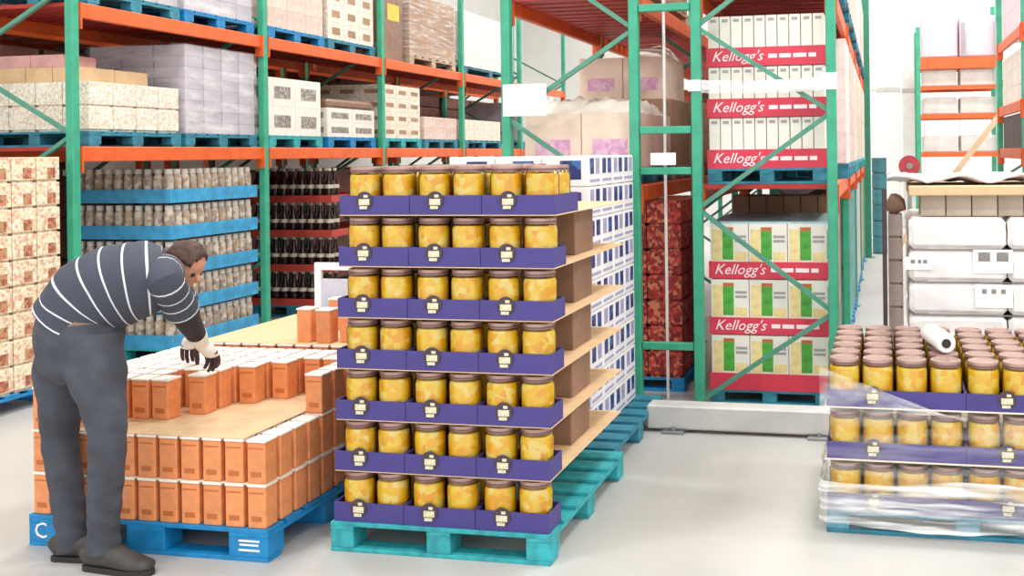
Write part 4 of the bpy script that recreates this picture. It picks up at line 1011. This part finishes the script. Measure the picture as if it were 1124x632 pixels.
sm = jn.modifiers.new('soft', 'SMOOTH'); sm.iterations = 6; sm.factor = 0.5
bm = bmesh.new(); loft(bm, [spine[1]+Vector((-0.004, 0, -0.012)), spine[1]+Vector((0.006, 0, 0.024))], LATP, [(0.192, 0.170), (0.192, 0.170)], 28); pobj('belt', bm, mat('belt_tan', '#8d7468', 0.6))
# shoes
for an, dirx in ((ankN, Vector((1, -0.05, 0))), (ankF, Vector((1, 0.12, 0)))):
    d = dirx.normalized(); c = Vector((an.x, an.y, 0)); bm = bmesh.new()
    P = [c-d*0.085+Vector((0, 0, 0.05)), c-d*0.07+Vector((0, 0, 0.06)), c+Vector((0, 0, 0.068)), c+d*0.08+Vector((0, 0, 0.058)), c+d*0.15+Vector((0, 0, 0.045)), c+d*0.22+Vector((0, 0, 0.038)), c+d*0.245+Vector((0, 0, 0.034))]
    P, Q = smooth_pts(P, [(0.026, 0.03), (0.042, 0.046), (0.048, 0.054), (0.049, 0.046), (0.052, 0.036), (0.043, 0.027), (0.018, 0.012)], 4); loft(bm, P, (0, 1, 0), Q, 18)
    tube(bm, c+Vector((0, 0, 0.06)), an+Vector((0, 0, 0.02)), 0.052, 16, 0.05)
    sh = pobj('shoe', bm, M_SHOE)
    bm = bmesh.new(); prof = [(-0.083, 0.028), (-0.06, 0.038), (0, 0.041), (0.09, 0.045), (0.16, 0.048), (0.225, 0.036), (0.25, 0.014)]
    n_ = Vector((-d.y, d.x, 0)); ol = [c+d*a+n_*b for a, b in prof]+[c+d*a-n_*b for a, b in prof[::-1]]
    A = [bm.verts.new(p) for p in ol]; B = [bm.verts.new(p+Vector((0, 0, 0.024))) for p in ol]
    for i in range(len(ol)): bm.faces.new((A[i], A[(i+1) % len(ol)], B[(i+1) % len(ol)], B[i]))
    bm.faces.new(A[::-1]); bm.faces.new(B); pobj('sole', bm, M_SOLE, False, sh)
    sh.children[0].location = (0, 0, 0)
# gloved hands: white knit cuff and palm, dark dipped fingers
def hand(wr, hd, el, near):
    d = (hd-wr).normalized(); side = d.cross(Vector((0, 0, 1))).normalized(); nrm = side.cross(d).normalized()
    bm = bmesh.new(); f0 = el.lerp(wr, 0.66)
    P, Q = smooth_pts([f0, wr, wr+d*0.045, wr+d*0.09], [(0.046, 0.046), (0.037, 0.034), (0.046, 0.027), (0.045, 0.021)], 4); loft(bm, P, side, Q, 16)
    g = pobj('glove', bm, M_GLOVE)
    bm = bmesh.new(); base = wr+d*0.085
    loft(bm, [wr+d*0.066, base+d*0.012], side, [(0.047, 0.023), (0.043, 0.02)], 14)
    for q, (o_, L_) in enumerate(((-0.034, 0.062), (-0.012, 0.075), (0.011, 0.071), (0.033, 0.056))):
        a = base+side*o_; p = [a, a+d*L_*0.4-nrm*0.006, a+d*L_*0.72-nrm*L_*0.38, a+d*L_*0.78-nrm*L_*0.82]
        P, Q = smooth_pts(p, [(0.0105, 0.0105), (0.010, 0.010), (0.0095, 0.0095), (0.007, 0.007)], 4); loft(bm, P, side, Q, 9)
    sgn = 1 if near else -1
    a = wr+d*0.03-side*0.038*sgn; p = [a, a+d*0.03-side*0.022*sgn-nrm*0.012, a+d*0.058-side*0.02*sgn-nrm*0.035, a+d*0.068-side*0.012*sgn-nrm*0.055]
    P, Q = smooth_pts(p, [(0.014, 0.014), (0.0125, 0.0125), (0.011, 0.011), (0.008, 0.008)], 4); loft(bm, P, nrm, Q, 9)
    o = pobj('dipped_fingers', bm, M_GRIP, True, g); o.location = (0, 0, 0)
hand(wrN, hdN, elN, True); hand(wrF, hdF, elF, False)
